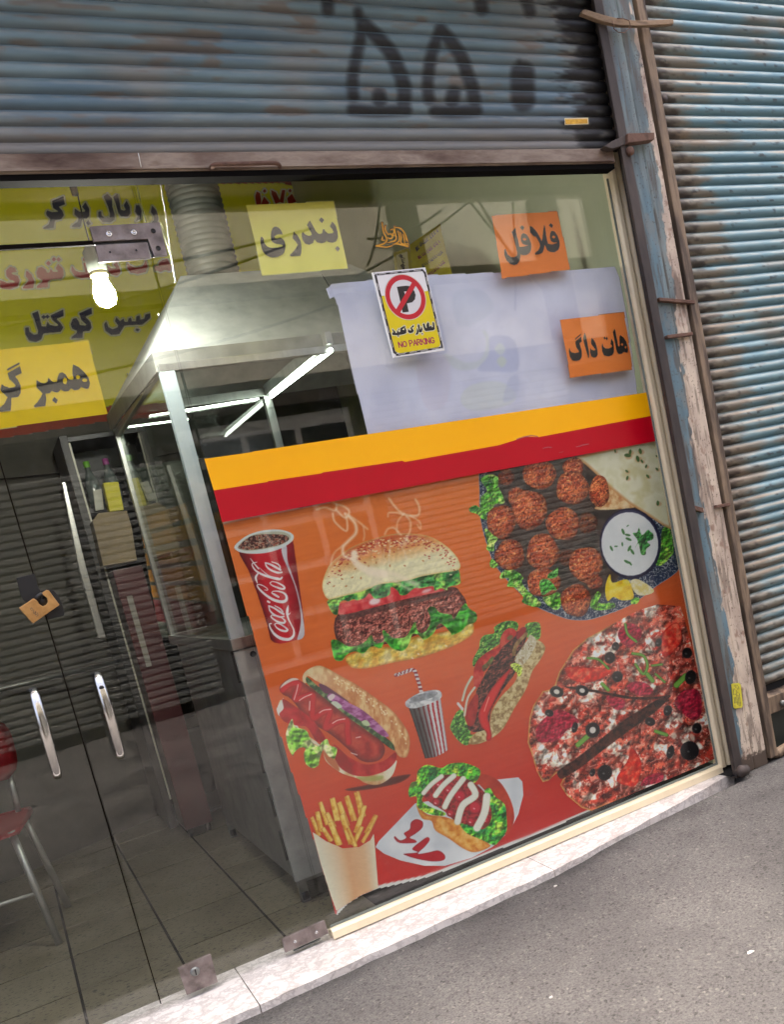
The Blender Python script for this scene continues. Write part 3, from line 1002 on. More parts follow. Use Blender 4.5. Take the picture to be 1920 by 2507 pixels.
post = empty('steel_post', (2.48, -0.1, 0.03), 'steel post with peeling blue and cream paint between the two shutters', 'post')
pc = Canvas([(1480, -40), (1640, -40), (1900, 1900), (1780, 1900)], 0.003, Y=-0.121, bgf=post_paint)
px_ = pc.P[:, 0]; pz = pc.P[:, 2]
pc.a = ((px_ > 2.408) & (px_ < 2.548) & (pz > 0.03) & (pz < 3.05)).astype(float)
pc.build('paint_face', M_paint, post, 1.0, disp=lambda s, u: np.stack([0 * s.u[u], np.where(np.abs(s.P[u, 0] - 2.476) < 0.003, 0.004, 0) - 0.003 * np.clip((s.P[u, 0] - 2.476) / 0.07, 0, 1), 0 * s.u[u]], 1))
box('core', 2.409, 2.546, -0.1165, -0.091, 0.03, 3.05, M_dark, post)
tag(extrude('guide_rail', [(2.560, -0.135, 0.05), (2.606, -0.128, 0.05), (2.612, -0.085, 0.05), (2.600, -0.05, 0.05), (2.560, -0.05, 0.05)], (0, 0, 3.0), M_rail, None, 0.004),
    'brown grimy guide rail of the neighbouring shutter, right of the painted post', 'rail')

# bars tied and welded across the post
def bar(name, a, b, Ya, Yb, th, label, mat=M_rust, flat=0.5):
    p, q = U(*a, Ya), U(*b, Yb)
    o = extrude(name, [p + np.array([0, 0, th]), q + np.array([0, 0, th]), q - np.array([0, 0, th]), p - np.array([0, 0, th])], (0, 0.02 * flat * 2, 0), mat, None, 0.0015)
    return tag(o, label, 'bar')


M_stick = mat_noise('weathered_stick', [(112, 90, 70), (146, 122, 96), (92, 72, 56)], 30, 0.8, 0, (0.3, 1, 1), 0.3, 150)
o = extrude('crossbar', [U(*p, -0.165) for p in ((1428, 24), (1434, 22), (1478, 36), (1520, 46), (1560, 50), (1600, 49), (1650, 46), (1651, 58), (1605, 61), (1560, 63), (1515, 61), (1470, 50), (1425, 33))],
            (0, 0.018, 0), M_stick, None, 0.002)
tag(o, 'crooked weathered stick wired across the top of the painted post', 'bar')
tag(tube('wire_loop', [U(1500, 50, -0.170), U(1504, 70, -0.172), U(1515, 79, -0.168), U(1530, 80, -0.165), U(1546, 66, -0.17), U(1541, 50, -0.17), U(1528, 46, -0.17), U(1512, 45, -0.17)], 0.0016, M_rust, None, 6),
    'thin rusty wire looped round the stick on the post', 'wire')
kbk = empty('bracket', U(1560, 340, -0.16), 'brown angle-steel bracket jutting over the post beside the shutter end', 'bracket')
extrude('flange', [U(*p, -0.165) for p in ((1538, 326), (1603, 324), (1604, 341), (1560, 347), (1539, 349))], (0, 0.035, 0), M_rust, kbk, 0.002)
extrude('arm', [U(*p, -0.150) for p in ((1480, 358), (1500, 345), (1538, 328), (1539, 350), (1520, 358), (1500, 364))], (0, 0.03, 0), M_dark, kbk, 0.002)
lathe('bolt', [(0, 0), (0.016, 0), (0.016, 0.012), (0.009, 0.018), (0, 0.018)], U(1541, 372, -0.145), M_rust, kbk, 8, (0, -1, 0))
bar('crossbar', (1616, 732), (1703, 739), -0.140, -0.142, 0.006, 'thin rusty bar welded across the post, upper of the two')
bar('crossbar', (1636, 824), (1698, 816), -0.140, -0.142, 0.006, 'thin rusty bar welded across the post, lower of the two')
bar('weld_stub', (1703, 1243), (1724, 1249), -0.140, -0.14, 0.009, 'rusty welded stub on the blue left edge of the post')
bar('weld_stub', (1757, 1240), (1790, 1234), -0.142, -0.14, 0.006, 'short steel pin bridging the post and the right guide rail')
M_ystk = mat_noise('yellow_sticker', [(196, 184, 44), (212, 202, 70)], 50, 0.5)
ys = empty('sticker', U(1803, 1706, -0.128), 'small yellow printed sticker near the foot of the post', 'sticker')
extrude('label_sheet', [U(*p, -0.1275) for p in ((1792, 1675), (1797, 1673), (1811, 1672), (1815, 1677), (1820, 1726), (1818, 1732), (1801, 1735), (1797, 1731))], (0, 0.002, 0), M_ystk, ys)
cv = Canvas([(1790, 1670), (1822, 1738)], 0.0012, Y=-0.1279)
for k in range(5):
    for j in range(13):
        if RNG.rand() > .25:
            x0 = 1795.5 + k * 3.4 + j * 0.42; y0 = 1678 + j * 4.1 - k * 0.3
            cv.stroke([(x0, y0), (x0 + 0.8, y0 + 2.6)], 1.3, (90, 90, 40), 0.8)
cv.build('lettering', M_print, ys, thr=0.4)

# ================================================================== cream aluminium frame and the fixed glass
win = empty('shop_window', (1.53, 0, 0.04), 'big fixed shop window pane in a cream aluminium frame, right of the glass door', 'window')
box('pane', 0.6745, 2.392, -0.005, 0.005, 0.060, 2.80, M_glass, win)
fr = extrude('frame_side', [(2.386, -0.018, 0.05), (2.394, -0.026, 0.05), (2.410, -0.026, 0.05), (2.420, -0.018, 0.05), (2.424, -0.012, 0.05), (2.428, -0.020, 0.05), (2.436, -0.026, 0.05),
                            (2.446, -0.024, 0.05), (2.452, -0.014, 0.05), (2.452, 0.02, 0.05), (2.386, 0.02, 0.05)], (0, 0, 2.73), M_cream, win)
extrude('frame_bottom', [(0.676, -0.010, 0.066), (0.676, -0.022, 0.066), (0.676, -0.032, 0.058), (0.676, -0.034, 0.034), (0.676, 0.02, 0.034), (0.676, 0.02, 0.054), (0.676, -0.008, 0.056)],
        (1.71, 0, 0), M_cream, win)
extrude('gasket', [(0.68, -0.0085, 0.058), (0.68, -0.0085, 0.074), (0.68, -0.0055, 0.074), (0.68, -0.0055, 0.058)], (1.71, 0, 0), mat_plain('grey_gasket', (120, 128, 122), 0.6), win)
extrude('gasket', [(2.378, -0.0085, 0.075), (2.388, -0.0085, 0.075), (2.388, -0.0055, 0.075), (2.378, -0.0055, 0.075)], (0, 0, 2.3), mat_plain('grey_gasket_side', (120, 128, 122), 0.6), win)
tag(extrude('black_mark', [Uz(*p, 0.0345) for p in ((1700, 1905), (1735, 1885), (1770, 1880), (1800, 1872), (1835, 1862), (1850, 1880), (1820, 1893), (1790, 1900), (1760, 1896), (1735, 1905))],
            (0, 0, -0.003), M_black_gap), 'near-black stain at the foot of the guide rail', 'mark')  # flat near-black patch on the ground
tag(tube('floor_stopper', [(2.36, -0.15, 0.05), (2.375, -0.16, 0.065), (2.40, -0.16, 0.06)], [0.02, 0.024, 0.02], M_dark, None, 12), 'black rounded stopper at the foot of the guide rail', 'stopper')

tr = empty('transom_light', (0.2, 0, 2.245), 'clear glass transom above the glass door, under the shutter rail', 'window')
box('pane', -0.88, 0.6685, -0.005, 0.005, 2.247, 2.80, M_glass, tr)
sea = mat_glass('silicone_bead', (226, 230, 200), 0.07, 0.35)
tube('silicone_bead', [U(332, 442, -0.006), U(345, 500, -0.006), U(357, 543, -0.006)], 0.0022, sea, tr, 6)
tube('silicone_bead', [U(250, 565, -0.006), U(300, 556, -0.006), U(345, 551, -0.006), U(392, 546, -0.006), U(400, 566, -0.006), U(418, 625, -0.006)], 0.003, sea, tr, 6)

# ---- right leaf of the glass door
dr = empty('glass_door', (0.4, 0, 0.04), 'right leaf of the frameless glass door, hinged beside the shop window', 'door')
box('pane', 0.1365, 0.6685, -0.005, 0.005, 0.046, 2.236, M_glass, dr)
dl = empty('glass_door', (-0.35, 0, 0.04), 'left leaf of the frameless glass door, at the left edge', 'door')
box('pane', -0.88, 0.1300, -0.005, 0.005, 0.046, 2.236, M_glass, dl)
M_gapdark = mat_plain('gap_strip_dark', (26, 21, 18), 0.95, 0, 0.05)
box('gap_strip', -0.88, 0.6685, -0.0056, 0.0056, 2.2355, 2.2475, M_gapdark, tr)  # dark strip added over pane edges that glinted in the bulb light
box('meeting_edge', 0.1308, 0.1335, -0.004, 0.004, 0.05, 2.236, M_gapdark, dl)


def screw(p, r, mat, parent, hole=True):
    s = lathe('screw', [(0, 0.0), (r, 0.0), (r * 0.95, 0.0015), (r * 0.5, 0.002), (r * 0.42, 0.0004), (0, 0.0004)], p, mat, parent, 14, (0, -1, 0))
    return s


hin = empty('top_hinge_patch', U(300, 560, -0.01), 'L-shaped brown steel patch hinge at the top of the glass door', 'hinge')
q = lambda pts: T(80, 460, 4.667, pts)
pl = extrude('upper_plate', [U(*p, -0.017) for p in q([(645, 445), (660, 438), (1440, 390), (1452, 396), (1540, 768), (1385, 785), (1312, 582), (695, 615)])], (0, 0.012, 0), M_patch, hin, 0.0012)
for (x, y, r) in ((870, 525, 0.009), (1155, 508, 0.009)): screw(U(*q([(x, y)])[0], -0.0172), r, M_chrome, pl)
for (x, y, r) in ((1375, 492, 0.007), (1432, 690, 0.007)): lathe('socket', [(0, 0), (r, 0), (r, 0.001)], U(*q([(x, y)])[0], -0.0176), M_black, pl, 12, (0, -1, 0))
extrude('tab', [U(*p, -0.0185) for p in q([(965, 515), (1062, 510), (1075, 585), (975, 592)])], (0, 0.002, 0), M_patch, pl, 0.0008)
pl2 = extrude('lower_plate', [U(*p, -0.017) for p in q([(712, 652), (1302, 620), (1312, 626), (1350, 802), (755, 848)])], (0, 0.012, 0), M_patch, hin, 0.0012)
for (x, y) in ((880, 735), (1180, 714)): lathe('socket', [(0, 0), (0.003, 0), (0.003, 0.0008)], U(*q([(x, y)])[0], -0.0176), M_black, pl2, 10, (0, -1, 0))
extrude('gap', [U(*p, -0.009) for p in q([(690, 612), (1315, 580), (1385, 788), (1355, 806), (1306, 622), (700, 655)])], (0, 0.003, 0), M_black, hin)

hb = empty('bottom_hinge_patch', U(750, 2300, -0.01), 'small brown steel patch hinge at the foot of the glass door', 'hinge')
q = lambda pts: T(660, 2080, 7.0, pts)
pl = extrude('plate', [U(*p, -0.017) for p in q([(215, 1550), (225, 1532), (932, 1214), (945, 1222), (1012, 1436), (275, 1770)])], (0, 0.012, 0), M_patch, hb, 0.0012)
for (x, y) in ((438, 1577), (805, 1415)): screw(U(*q([(x, y)])[0], -0.0172), 0.0055, M_chrome, pl)
extrude('tab', [U(*p, -0.0185) for p in q([(608, 1515), (725, 1463), (738, 1548), (625, 1600)])], (0, 0.002, 0), M_patch, pl, 0.0008)
extrude('foot', [U(*p, -0.012) for p in q([(410, 1735), (880, 1525), (860, 1560), (440, 1755)])], (0, 0.01, 0), M_steel_dull, hb, 0.001)

lk = empty('lock_patch', U(483, 2386, -0.01), 'square steel lock patch with keyhole at the foot of the glass door', 'lock')
q = lambda pts: T(0, 1600, 2.4, pts)
pl = extrude('plate', [U(*p, -0.018) for p in q([(1045, 1852), (1238, 1766), (1280, 1932), (1098, 2008)])], (0, 0.014, 0), M_patch, lk, 0.0015)
lathe('lock_cylinder', [(0, 0.006), (0.010, 0.006), (0.014, 0.003), (0.0145, 0.0)], U(*q([(1145, 1868)])[0], -0.018), M_steel_dull, lk, 20, (0, -1, 0))
extrude('keyhole', [U(*p, -0.0255) for p in q([(1141, 1858), (1149, 1854), (1156, 1886), (1150, 1892)])], (0, 0.002, 0), M_black, lk)

# ---- pull handles: flat arched bars that stand off the glass
def handle(parent, a, b, w0, holes):
    h = empty('pull_handle', U(*a, -0.05)); h.parent = parent
    bpy.context.view_layer.update(); h.matrix_parent_inverse = parent.matrix_world.inverted()
    A, B = U(*a, -0.05), U(*b, -0.05)
    pts, rs = [], []
    for t in np.linspace(0, 1, 17):
        p = A + (B - A) * t
        p[1] = -0.030 - 0.030 * math.sin(math.pi * t) ** 0.6
        pts.append(p); rs.append(w0 * (0.86 + 0.14 * math.sin(math.pi * t)) if 0 < t < 1 else w0 * 0.72)
    tube('grip', pts, rs, M_chrome, h, 14, 0.62)
    for t in (0.16, 0.84):
        p = A + (B - A) * t
        tube('standoff', [(p[0], -0.004, p[2]), (p[0], -0.045, p[2])], 0.007, M_chrome, h, 10)
        if holes: lathe('bolt', [(0, 0.002), (0.0045, 0.002), (0.007, 0.0)], (p[0], -0.056 if t < .5 else -0.054, p[2]), M_black, h, 12, (0, -1, 0))
    return h


handle(dr, (238, 1650), (298, 1858), 0.0135, True)
handle(dl, (81, 1690), (142, 1906), 0.0135, False)

# ---- door lock plates and the brass padlock
q = lambda pts: T(0, 1380, 5.25, pts)
lp = extrude('lock_plate', [U(*p, -0.009) for p in q([(205, 186), (430, 130), (450, 165), (480, 290), (520, 350), (500, 470), (350, 505), (300, 470), (262, 400)])], (0, 0.004, 0), M_black, dl, 0.001)
lp2 = extrude('lock_plate', [U(*p, -0.010) for p in q([(520, 345), (600, 330), (690, 345), (745, 410), (790, 500), (825, 640), (820, 670), (605, 722), (585, 640), (500, 480)])], (0, 0.005, 0), M_black, dr, 0.001)
pad = empty('padlock', U(95, 1485, -0.03), 'brass padlock hanging between the two glass door leaves', 'padlock')
body = extrude('body', [U(*p, -0.036) for p in q([(240, 570), (424, 446), (470, 470), (500, 520), (545, 548), (590, 530), (612, 490), (600, 440), (548, 400), (540, 372), (596, 335), (625, 345), (762, 530), (420, 770)])],
               (0, 0.022, 0), M_brass, pad, 0.0018)
tube('shackle', [U(*p, -0.025) for p in q([(470, 470), (480, 420), (520, 395), (560, 420)])], 0.006, M_black, pad, 8)
lathe('shackle_block', [(0, 0.004), (0.012, 0.004), (0.013, 0)], U(*q([(545, 490)])[0], -0.018), M_black, pad, 16, (0, -1, 0))
cv = Canvas(q([(370, 560), (500, 690)]), 0.0008, Y=-0.0367)
for pts in ([(385, 590), (395, 570), (410, 575)], [(400, 605), (420, 590)], [(430, 590), (425, 630), (440, 640), (450, 610)], [(455, 620), (450, 660), (470, 650)], [(470, 630), (485, 660), (465, 680)]):
    cv.stroke(q(pts), 1.1, (128, 92, 50), 0.9)
cv.build('engraving', M_print, body, thr=0.4)

# ================================================================== vinyl bands and the food poster, stuck inside the glass
bands = empty('yellow_band', (1.5, -0.006, 1.5), 'yellow vinyl band across the window, above the red band', 'band')
YB = [(522.9, 1200.7), (655, 1180), (657, 1178), (787, 1159), (789, 1157), (985, 1128), (992, 1131), (1222, 1090), (1290, 1069), (1320, 1070), (1596, 1018)]
extrude('vinyl', [U(*p, -0.0062) for p in [(500, 1123.5), (617, 1107), (619, 1105.5), (1100, 1033), (1584, 960.7)] + YB[::-1]], (0, 0.0006, 0), M_yellow, bands)
rb = empty('red_band', (1.5, -0.006, 1.3), 'dark red vinyl band across the window, between the yellow band and the food poster', 'band')
extrude('vinyl', [U(*p, -0.0060) for p in YB + [(1606, 1080), (1330, 1131), (1100, 1173), (800, 1230), (544, 1278.6)]], (0, 0.0006, 0), M_red, rb)
cv = Canvas([(1280, 1060), (1460, 1140)], 0.0016, Y=-0.0066)
for pts, wd in (([(1222, 1090), (1290, 1068), (1318, 1069)], 1.5), ([(1330, 1098), (1342, 1095), (1352, 1096)], 1.4), ([(1412, 1094), (1428, 1090), (1442, 1087)], 1.5), ([(1370, 1108), (1380, 1106)], 1.2)):
    cv.stroke(pts, wd, (214, 84, 92), 1.0)
cv.build('crease', M_print, rb, thr=0.35)['kind'] = 'stuff'

poster = empty('food_poster', (1.5, 0.009, 0.2), 'large orange food poster with burger, falafel plate and pizza inside the window', 'poster')


def bgcol(s):
    z = s.P[:, 2]
    t = np.interp(z, [0.05, 0.35, 0.75, 1.0, 1.35], [0, 0.28, 0.62, 0.85, 1.0])
    stops = np.array([(192, 34, 34), (206, 52, 36), (214, 82, 40), (224, 104, 46), (232, 122, 52)], float)
    k = np.clip(t * 4, 0, 3.999); i = k.astype(int); f = (k - i)[:, None]
    c = stops[i] * (1 - f) + stops[i + 1] * f
    grain = (fbm(s.P[:, 0] * 1000 * 0.06, z * 1000, 5, 7, 2) - 0.5)[:, None]
    return c + grain * np.array([10, 12, 8])


POUT = [(544, 1277), (570, 1376), (598, 1480), (625, 1580), (645, 1655), (700, 1850), (777, 2085), (823, 2243), (850, 2214), (887, 2191), (927, 2176), (1040, 2150), (1107, 2127), (1300, 2049), (1660, 1895), (1746, 1856), (1700, 1560), (1604, 1076)]
cv = Canvas(POUT, 0.0045, Y=0.0095, bgf=bgcol)
cv.poly(POUT, lambda x, y, sd: np.where((sd > -1e9)[:, None], cv.rgb[cv._sel(np.array(POUT), 2.6)], 0), smooth=False)
cv.poly([(823, 2243), (826, 2228), (852, 2206), (889, 2182), (929, 2167), (1040, 2143), (1105, 2120), (1300, 2043), (1660, 1890), (1746, 1851), (1746, 1862), (1660, 1900), (1300, 2055), (1107, 2133), (927, 2182)], (214, 218, 212), smooth=False, al=False)
cv.poly([(544, 1277), (700, 1246), (860, 1216), (860, 1219), (700, 1252), (546, 1284)], (226, 206, 194), smooth=False, al=False)
cv.build('sheet', M_print, poster, disp=lambda s, u: np.stack([0 * s.u[u], 0.0006 * fbm(s.P[u, 0] * 100, s.P[u, 2] * 100, 20, 3), 0 * s.u[u]], 1))
LAY = [0.0088]


def art(corners, cell):
    LAY[0] -= 0.00012
    return Canvas(corners, cell, Y=LAY[0], bgf=bgcol)


# ---------------------------------------------------------------- cola cup
def cola():
    q = lambda p: T(560, 1280, 6.855, p)
    c = art(q([(60, 80), (1300, 2060)]), 0.0014)
    BODY = q([(160, 470), (300, 515), (600, 500), (900, 420), (1080, 300), (1100, 420), (1180, 1000), (1260, 1600), (1275, 1880), (1150, 1960), (980, 2010), (860, 2030), (760, 2010), (700, 1960), (640, 1700), (480, 1200), (330, 800), (190, 560)])

    def red(x, y, sd):
        yy = (y - 1280) * 6.855; xx = (x - 560) * 6.855
        l = np.interp(yy, [480, 1960], [165, 700]); r = np.interp(yy, [300, 1880], [1085, 1275])
        t = (xx - l) / (r - l)
        k = np.interp(t, [0, 0.12, 0.3, 0.55, 0.8, 1.0], [0.42, 0.62, 0.98, 1.0, 0.82, 0.6])[:, None]
        return np.array([204, 28, 42]) * k + np.array([12, 8, 10]) * (1 - k)
    c.poly(BODY, red, 1.4, False)
    c.poly(q([(885, 430), (968, 385), (985, 620), (1060, 860), (1160, 1160), (1230, 1500), (1272, 1880), (1150, 1962), (1190, 1800), (1212, 1600), (1180, 1350), (1115, 1080), (1045, 900), (960, 700), (905, 560)]),
           lambda x, y, sd: lerp((222, 216, 214), (176, 170, 176), fbm(x, y, 30, 2)))
    c.poly(q([(92, 395), (180, 300), (350, 190), (600, 122), (850, 112), (1030, 158), (1092, 225), (1060, 310), (900, 420), (650, 500), (400, 520), (200, 495), (110, 450)]), (214, 222, 214))
    c.poly(q([(150, 405), (250, 290), (420, 200), (650, 152), (880, 147), (1010, 190), (1040, 240), (1000, 300), (850, 382), (600, 440), (350, 470), (210, 455)]), (186, 186, 158))
    c.poly(q([(160, 400), (340, 240), (500, 200), (720, 190), (960, 210), (1000, 290), (850, 370), (600, 425), (350, 455), (210, 440)]),
           mixn([(58, 30, 26), (116, 44, 34), (70, 50, 40), (196, 182, 156), (150, 78, 60)], 5, 14, 3, 1.6))
    W = (232, 228, 224)
    S = lambda p, w, cl=False: c.stroke(q(p), np.asarray(w, float) / 6.855, W, 1.2, close=cl)
    S([(715, 1690), (682, 1700), (700, 1770), (770, 1870), (880, 1940), (1010, 1955), (1085, 1895), (1090, 1800), (1050, 1710), (1000, 1610), (980, 1520), (985, 1450), (997, 1385)], [16, 18, 26, 42, 50, 48, 40, 24, 18, 26, 42, 40, 8])
    S([(985, 1540), (1015, 1530), (1037, 1505)], [30, 18, 6])
    S([(768, 1705), (800, 1685), (870, 1705), (955, 1760), (985, 1800), (950, 1818), (870, 1800), (800, 1755)], [16, 18, 20, 26, 32, 36, 32, 20], True)
    S([(770, 1560), (722, 1548), (712, 1580), (770, 1630), (850, 1672), (920, 1680), (945, 1650), (905, 1605), (860, 1580)], [20, 16, 22, 28, 34, 36, 30, 20, 16])
    S([(672, 1395), (760, 1430), (850, 1490), (918, 1530)], [26, 28, 34, 36])
    S([(672, 1400), (690, 1470), (760, 1540), (860, 1580), (925, 1570)], [16, 24, 28, 30, 26])
    S([(770, 1390), (860, 1440), (905, 1490)], [14, 22, 26])
    S([(655, 1318), (682, 1335)], [32, 30])
    S([(835, 1245), (770, 1205), (724, 1178), (745, 1150), (835, 1150), (925, 1180), (970, 1240), (955, 1305), (880, 1325), (760, 1295), (640, 1225), (530, 1130), (478, 1060), (492, 1035), (560, 1048), (640, 1098), (648, 1130), (600, 1125)],
      [30, 34, 16, 16, 22, 30, 40, 48, 50, 46, 38, 30, 20, 16, 14, 14, 14, 10])
    S([(690, 1010), (735, 985), (830, 1010), (915, 1060), (935, 1095), (895, 1110), (800, 1080), (720, 1045)], [16, 16, 20, 28, 34, 34, 26, 18], True)
    S([(360, 595), (420, 675), (500, 770)], [8, 16, 24])
    S([(470, 660), (400, 680), (395, 720), (450, 800), (560, 865), (720, 920), (850, 945), (895, 915)], [12, 16, 18, 26, 34, 38, 38, 24])
    S([(478, 1010), (452, 920), (485, 855)], [14, 34, 26])
    S([(510, 750), (620, 850), (700, 900), (830, 930)], [8, 14, 18, 24])
    S([(612, 672), (680, 690), (780, 740), (868, 790)], [22, 30, 34, 32])
    S([(615, 680), (640, 740), (720, 800), (820, 835), (890, 830)], [14, 26, 32, 34, 28])
    S([(720, 655), (820, 690), (860, 740), (850, 780)], [12, 20, 24, 24])
    c.build('cola_cup_print', M_print, poster)['label'] = 'printed red cola cup with white script lettering'


# ---------------------------------------------------------------- burger with steam
def burger():
    q = lambda p: T(770, 1220, 4.0, p)
    c = art(q([(40, -10), (1620, 1700)]), 0.0016)
    c.poly(q([(300, 1560), (420, 1500), (540, 1440), (650, 1450), (850, 1450), (930, 1370), (1100, 1340), (1330, 1290), (1480, 1230), (1550, 1195), (1565, 1290), (1530, 1350), (1400, 1430), (1200, 1510), (1000, 1570), (780, 1610), (560, 1660), (430, 1670), (350, 1650)]),
           lambda x, y, sd: lerp(mixn([(216, 164, 66), (234, 204, 92), (240, 222, 150)], 18, 3, 4, 1.0)(x, y, sd), (186, 104, 44), np.clip(1 + sd / 7, 0, 1) * 0.75) * (1 + .10 * relief(x, y, 16, 25)[:, None]))

    def patty(x, y, sd):
        b = mixn([(86, 38, 34), (128, 66, 56), (178, 112, 98), (112, 52, 44), (190, 128, 112)], 6, 8, 4, 1.2)(x, y, sd)
        b = b * (1.08 + 0.36 * relief(x, y, 9, 21)[:, None])
        return lerp(b, (72, 36, 32), np.clip(1 + sd / 12, 0, 1) * 0.9)
    c.poly(q([(215, 1160), (300, 1110), (800, 1000), (1200, 895), (1370, 870), (1430, 920), (1490, 1020), (1450, 1100), (1380, 1200), (1180, 1290), (1000, 1340), (900, 1380), (690, 1430), (430, 1470), (300, 1450), (220, 1390), (190, 1270)]), patty)
    c.poly(q([(240, 1155), (800, 1030), (1240, 920), (1350, 890), (1340, 930), (1240, 965), (800, 1070), (300, 1190)]), (84, 56, 52), 4, op=0.75)
    c.poly(q([(232, 1040), (420, 990), (530, 910), (760, 870), (960, 860), (1150, 830), (1240, 870), (1270, 895), (1200, 920), (900, 985), (600, 1062), (250, 1140)]), mixn([(196, 38, 48), (222, 62, 66), (230, 92, 88)], 16, 4))
    c.ell(*q([(590, 1010)])[0], 14, 8, (248, 220, 216), -0.3, 6)
    c.ell(*q([(1100, 905)])[0], 12, 4, (246, 190, 190), -0.3, 5)
    c.poly(q([(130, 1000), (250, 950), (420, 905), (540, 860), (620, 820), (780, 800), (960, 770), (1060, 740), (1230, 720), (1400, 690), (1430, 780), (1420, 840), (1310, 870), (1300, 900), (1240, 880), (1180, 905), (1160, 860), (1050, 880), (980, 880), (900, 945), (840, 945), (810, 900), (750, 870), (730, 950), (600, 985), (540, 930), (500, 970), (470, 985), (420, 1000), (380, 990), (330, 1010), (290, 1000), (250, 1020), (235, 1090), (225, 1140), (180, 1130), (140, 1060)]),
           leafy(5, (30, 82, 44), (56, 138, 62), (150, 196, 84), 22))
    c.poly(q([(165, 1390), (230, 1390), (330, 1450), (430, 1440), (500, 1400), (560, 1340), (590, 1410), (680, 1400), (665, 1310), (690, 1295), (760, 1360), (850, 1370), (910, 1340), (970, 1230), (995, 1220), (1010, 1300), (1060, 1320), (1110, 1280), (1140, 1180), (1110, 1100), (1130, 1065), (1180, 1065), (1230, 1120), (1340, 1140), (1370, 1180), (1470, 1030), (1520, 1080), (1590, 1130), (1580, 1210), (1500, 1240), (1440, 1300), (1350, 1340), (1330, 1310), (1250, 1230), (1200, 1250), (1170, 1320), (1080, 1385), (1020, 1340), (960, 1330), (920, 1440), (860, 1495), (760, 1470), (690, 1400), (650, 1470), (560, 1450), (480, 1520), (400, 1500), (320, 1530), (270, 1590), (200, 1580), (170, 1480)]),
           leafy(9, (30, 96, 36), (62, 152, 48), (140, 200, 90), 30))

    def bun(x, y, sd):
        yy = (y - 1220) * 4; xx = (x - 770) * 4
        ax = yy + 0.24 * (xx - 750)
        t = np.clip((ax - 380) / 330, 0, 1)
        b = lerp((206, 98, 52), (232, 166, 96), t * 2)
        b = lerp(b, (242, 234, 186), np.clip((t - 0.42) * 2.4, 0, 1))
        b = lerp(b, (226, 196, 116), np.clip(1 + sd / 6, 0, 1) * 0.7)
        return b * (1 + 0.04 * relief(x, y, 16, 23)[:, None]) + (fbm(x, y, 9, 3) - 0.5)[:, None] * 18
    BUN = q([(140, 990), (90, 930), (75, 850), (100, 750), (150, 650), (270, 540), (400, 460), (600, 390), (760, 350), (950, 345), (1120, 370), (1270, 450), (1370, 540), (1420, 620), (1430, 680), (1380, 710), (1220, 735), (1050, 765), (950, 795), (780, 825), (620, 845), (540, 885), (420, 925), (250, 965)])
    c.poly(BUN, bun)
    r = np.random.RandomState(4)
    for k in range(330):
        xx = r.uniform(120, 1380); top = np.interp(xx, [100, 270, 600, 950, 1270, 1400], [780, 560, 395, 350, 460, 600])
        yy = top + 8 + abs(r.normal(0, 1)) * 75
        if yy > top + 230: continue
        x, y = q([(xx, yy)])[0]
        a = r.uniform(-.7, .7)
        c.ell(x, y, r.uniform(2.2, 3.6), 1.5, [(246, 226, 176), (182, 52, 40), (170, 46, 36), (240, 206, 146)][r.randint(4)], a, 1.0, 0.9)
    for xx, yy in ((190, 860), (310, 860), (455, 780), (370, 775), (530, 665), (740, 660), (885, 660), (1065, 612), (1240, 555), (695, 570), (605, 630), (270, 790), (400, 690), (1020, 1525), (960, 1565), (1290, 1445)):
        x, y = q([(xx, yy)])[0]
        c.ell(x, y, 3.4, 1.9, (196, 128, 66) if yy < 900 else (240, 226, 190), 0.5 - 1.0 * (xx % 3), 1.2, 0.85)
    st = (255, 238, 206)
    for pts, w, op in (([(20, 110), (110, 90), (200, 120), (215, 60), (180, 40)], 12, .55), ([(215, 60), (290, 80), (340, 130), (300, 190), (210, 110)], 12, .6), ([(180, 150), (200, 230), (310, 320), (320, 230), (300, 150)], 10, .65),
                       ([(300, 150), (390, 200), (470, 260), (520, 300)], 12, .45), ([(340, 180), (400, 250), (405, 340), (330, 420), (280, 480), (290, 560), (380, 600)], 22, .6), ([(390, 540), (400, 620), (470, 680), (560, 720), (680, 740)], 46, .8),
                       ([(560, 720), (620, 770), (600, 840)], 80, .45), ([(640, 720), (800, 750), (900, 800), (1010, 850)], 40, .5), ([(700, 760), (820, 830), (930, 890)], 26, .4), ([(480, 280), (490, 360), (480, 410)], 10, .4),
                       ([(730, 0), (780, 70), (850, 140), (940, 170), (1020, 160), (1025, 80), (990, 10)], 12, .6), ([(880, 150), (820, 220), (810, 310), (850, 360)], 10, .45), ([(900, 170), (940, 230), (935, 320), (900, 400)], 12, .5),
                       ([(720, 180), (730, 140), (800, 140), (870, 160)], 8, .5), ([(940, 170), (1030, 230), (1040, 300), (1010, 260)], 9, .5), ([(690, 350), (720, 300), (780, 290), (820, 330)], 12, .45), ([(740, 400), (735, 520), (730, 640)], 10, .4),
                       ([(830, 440), (880, 520), (900, 590)], 10, .4), ([(160, 640), (190, 540), (280, 460)], 10, .45), ([(690, 480), (680, 560), (700, 620)], 10, .3), ([(900, 400), (880, 450)], 30, .35)):
        c.stroke(q(pts), w / 4.0 * 1.5, st, 6.5, op=op, al=True)
        c.stroke(q(pts), w / 4.0 * 0.5, st, 2.0, op=op * .6, al=True)
    c.a = np.where(c.a > 0.05, 1.0, 0.0)
    c.build('burger_print', M_print, poster)['label'] = 'printed steaming hamburger with lettuce and tomato'


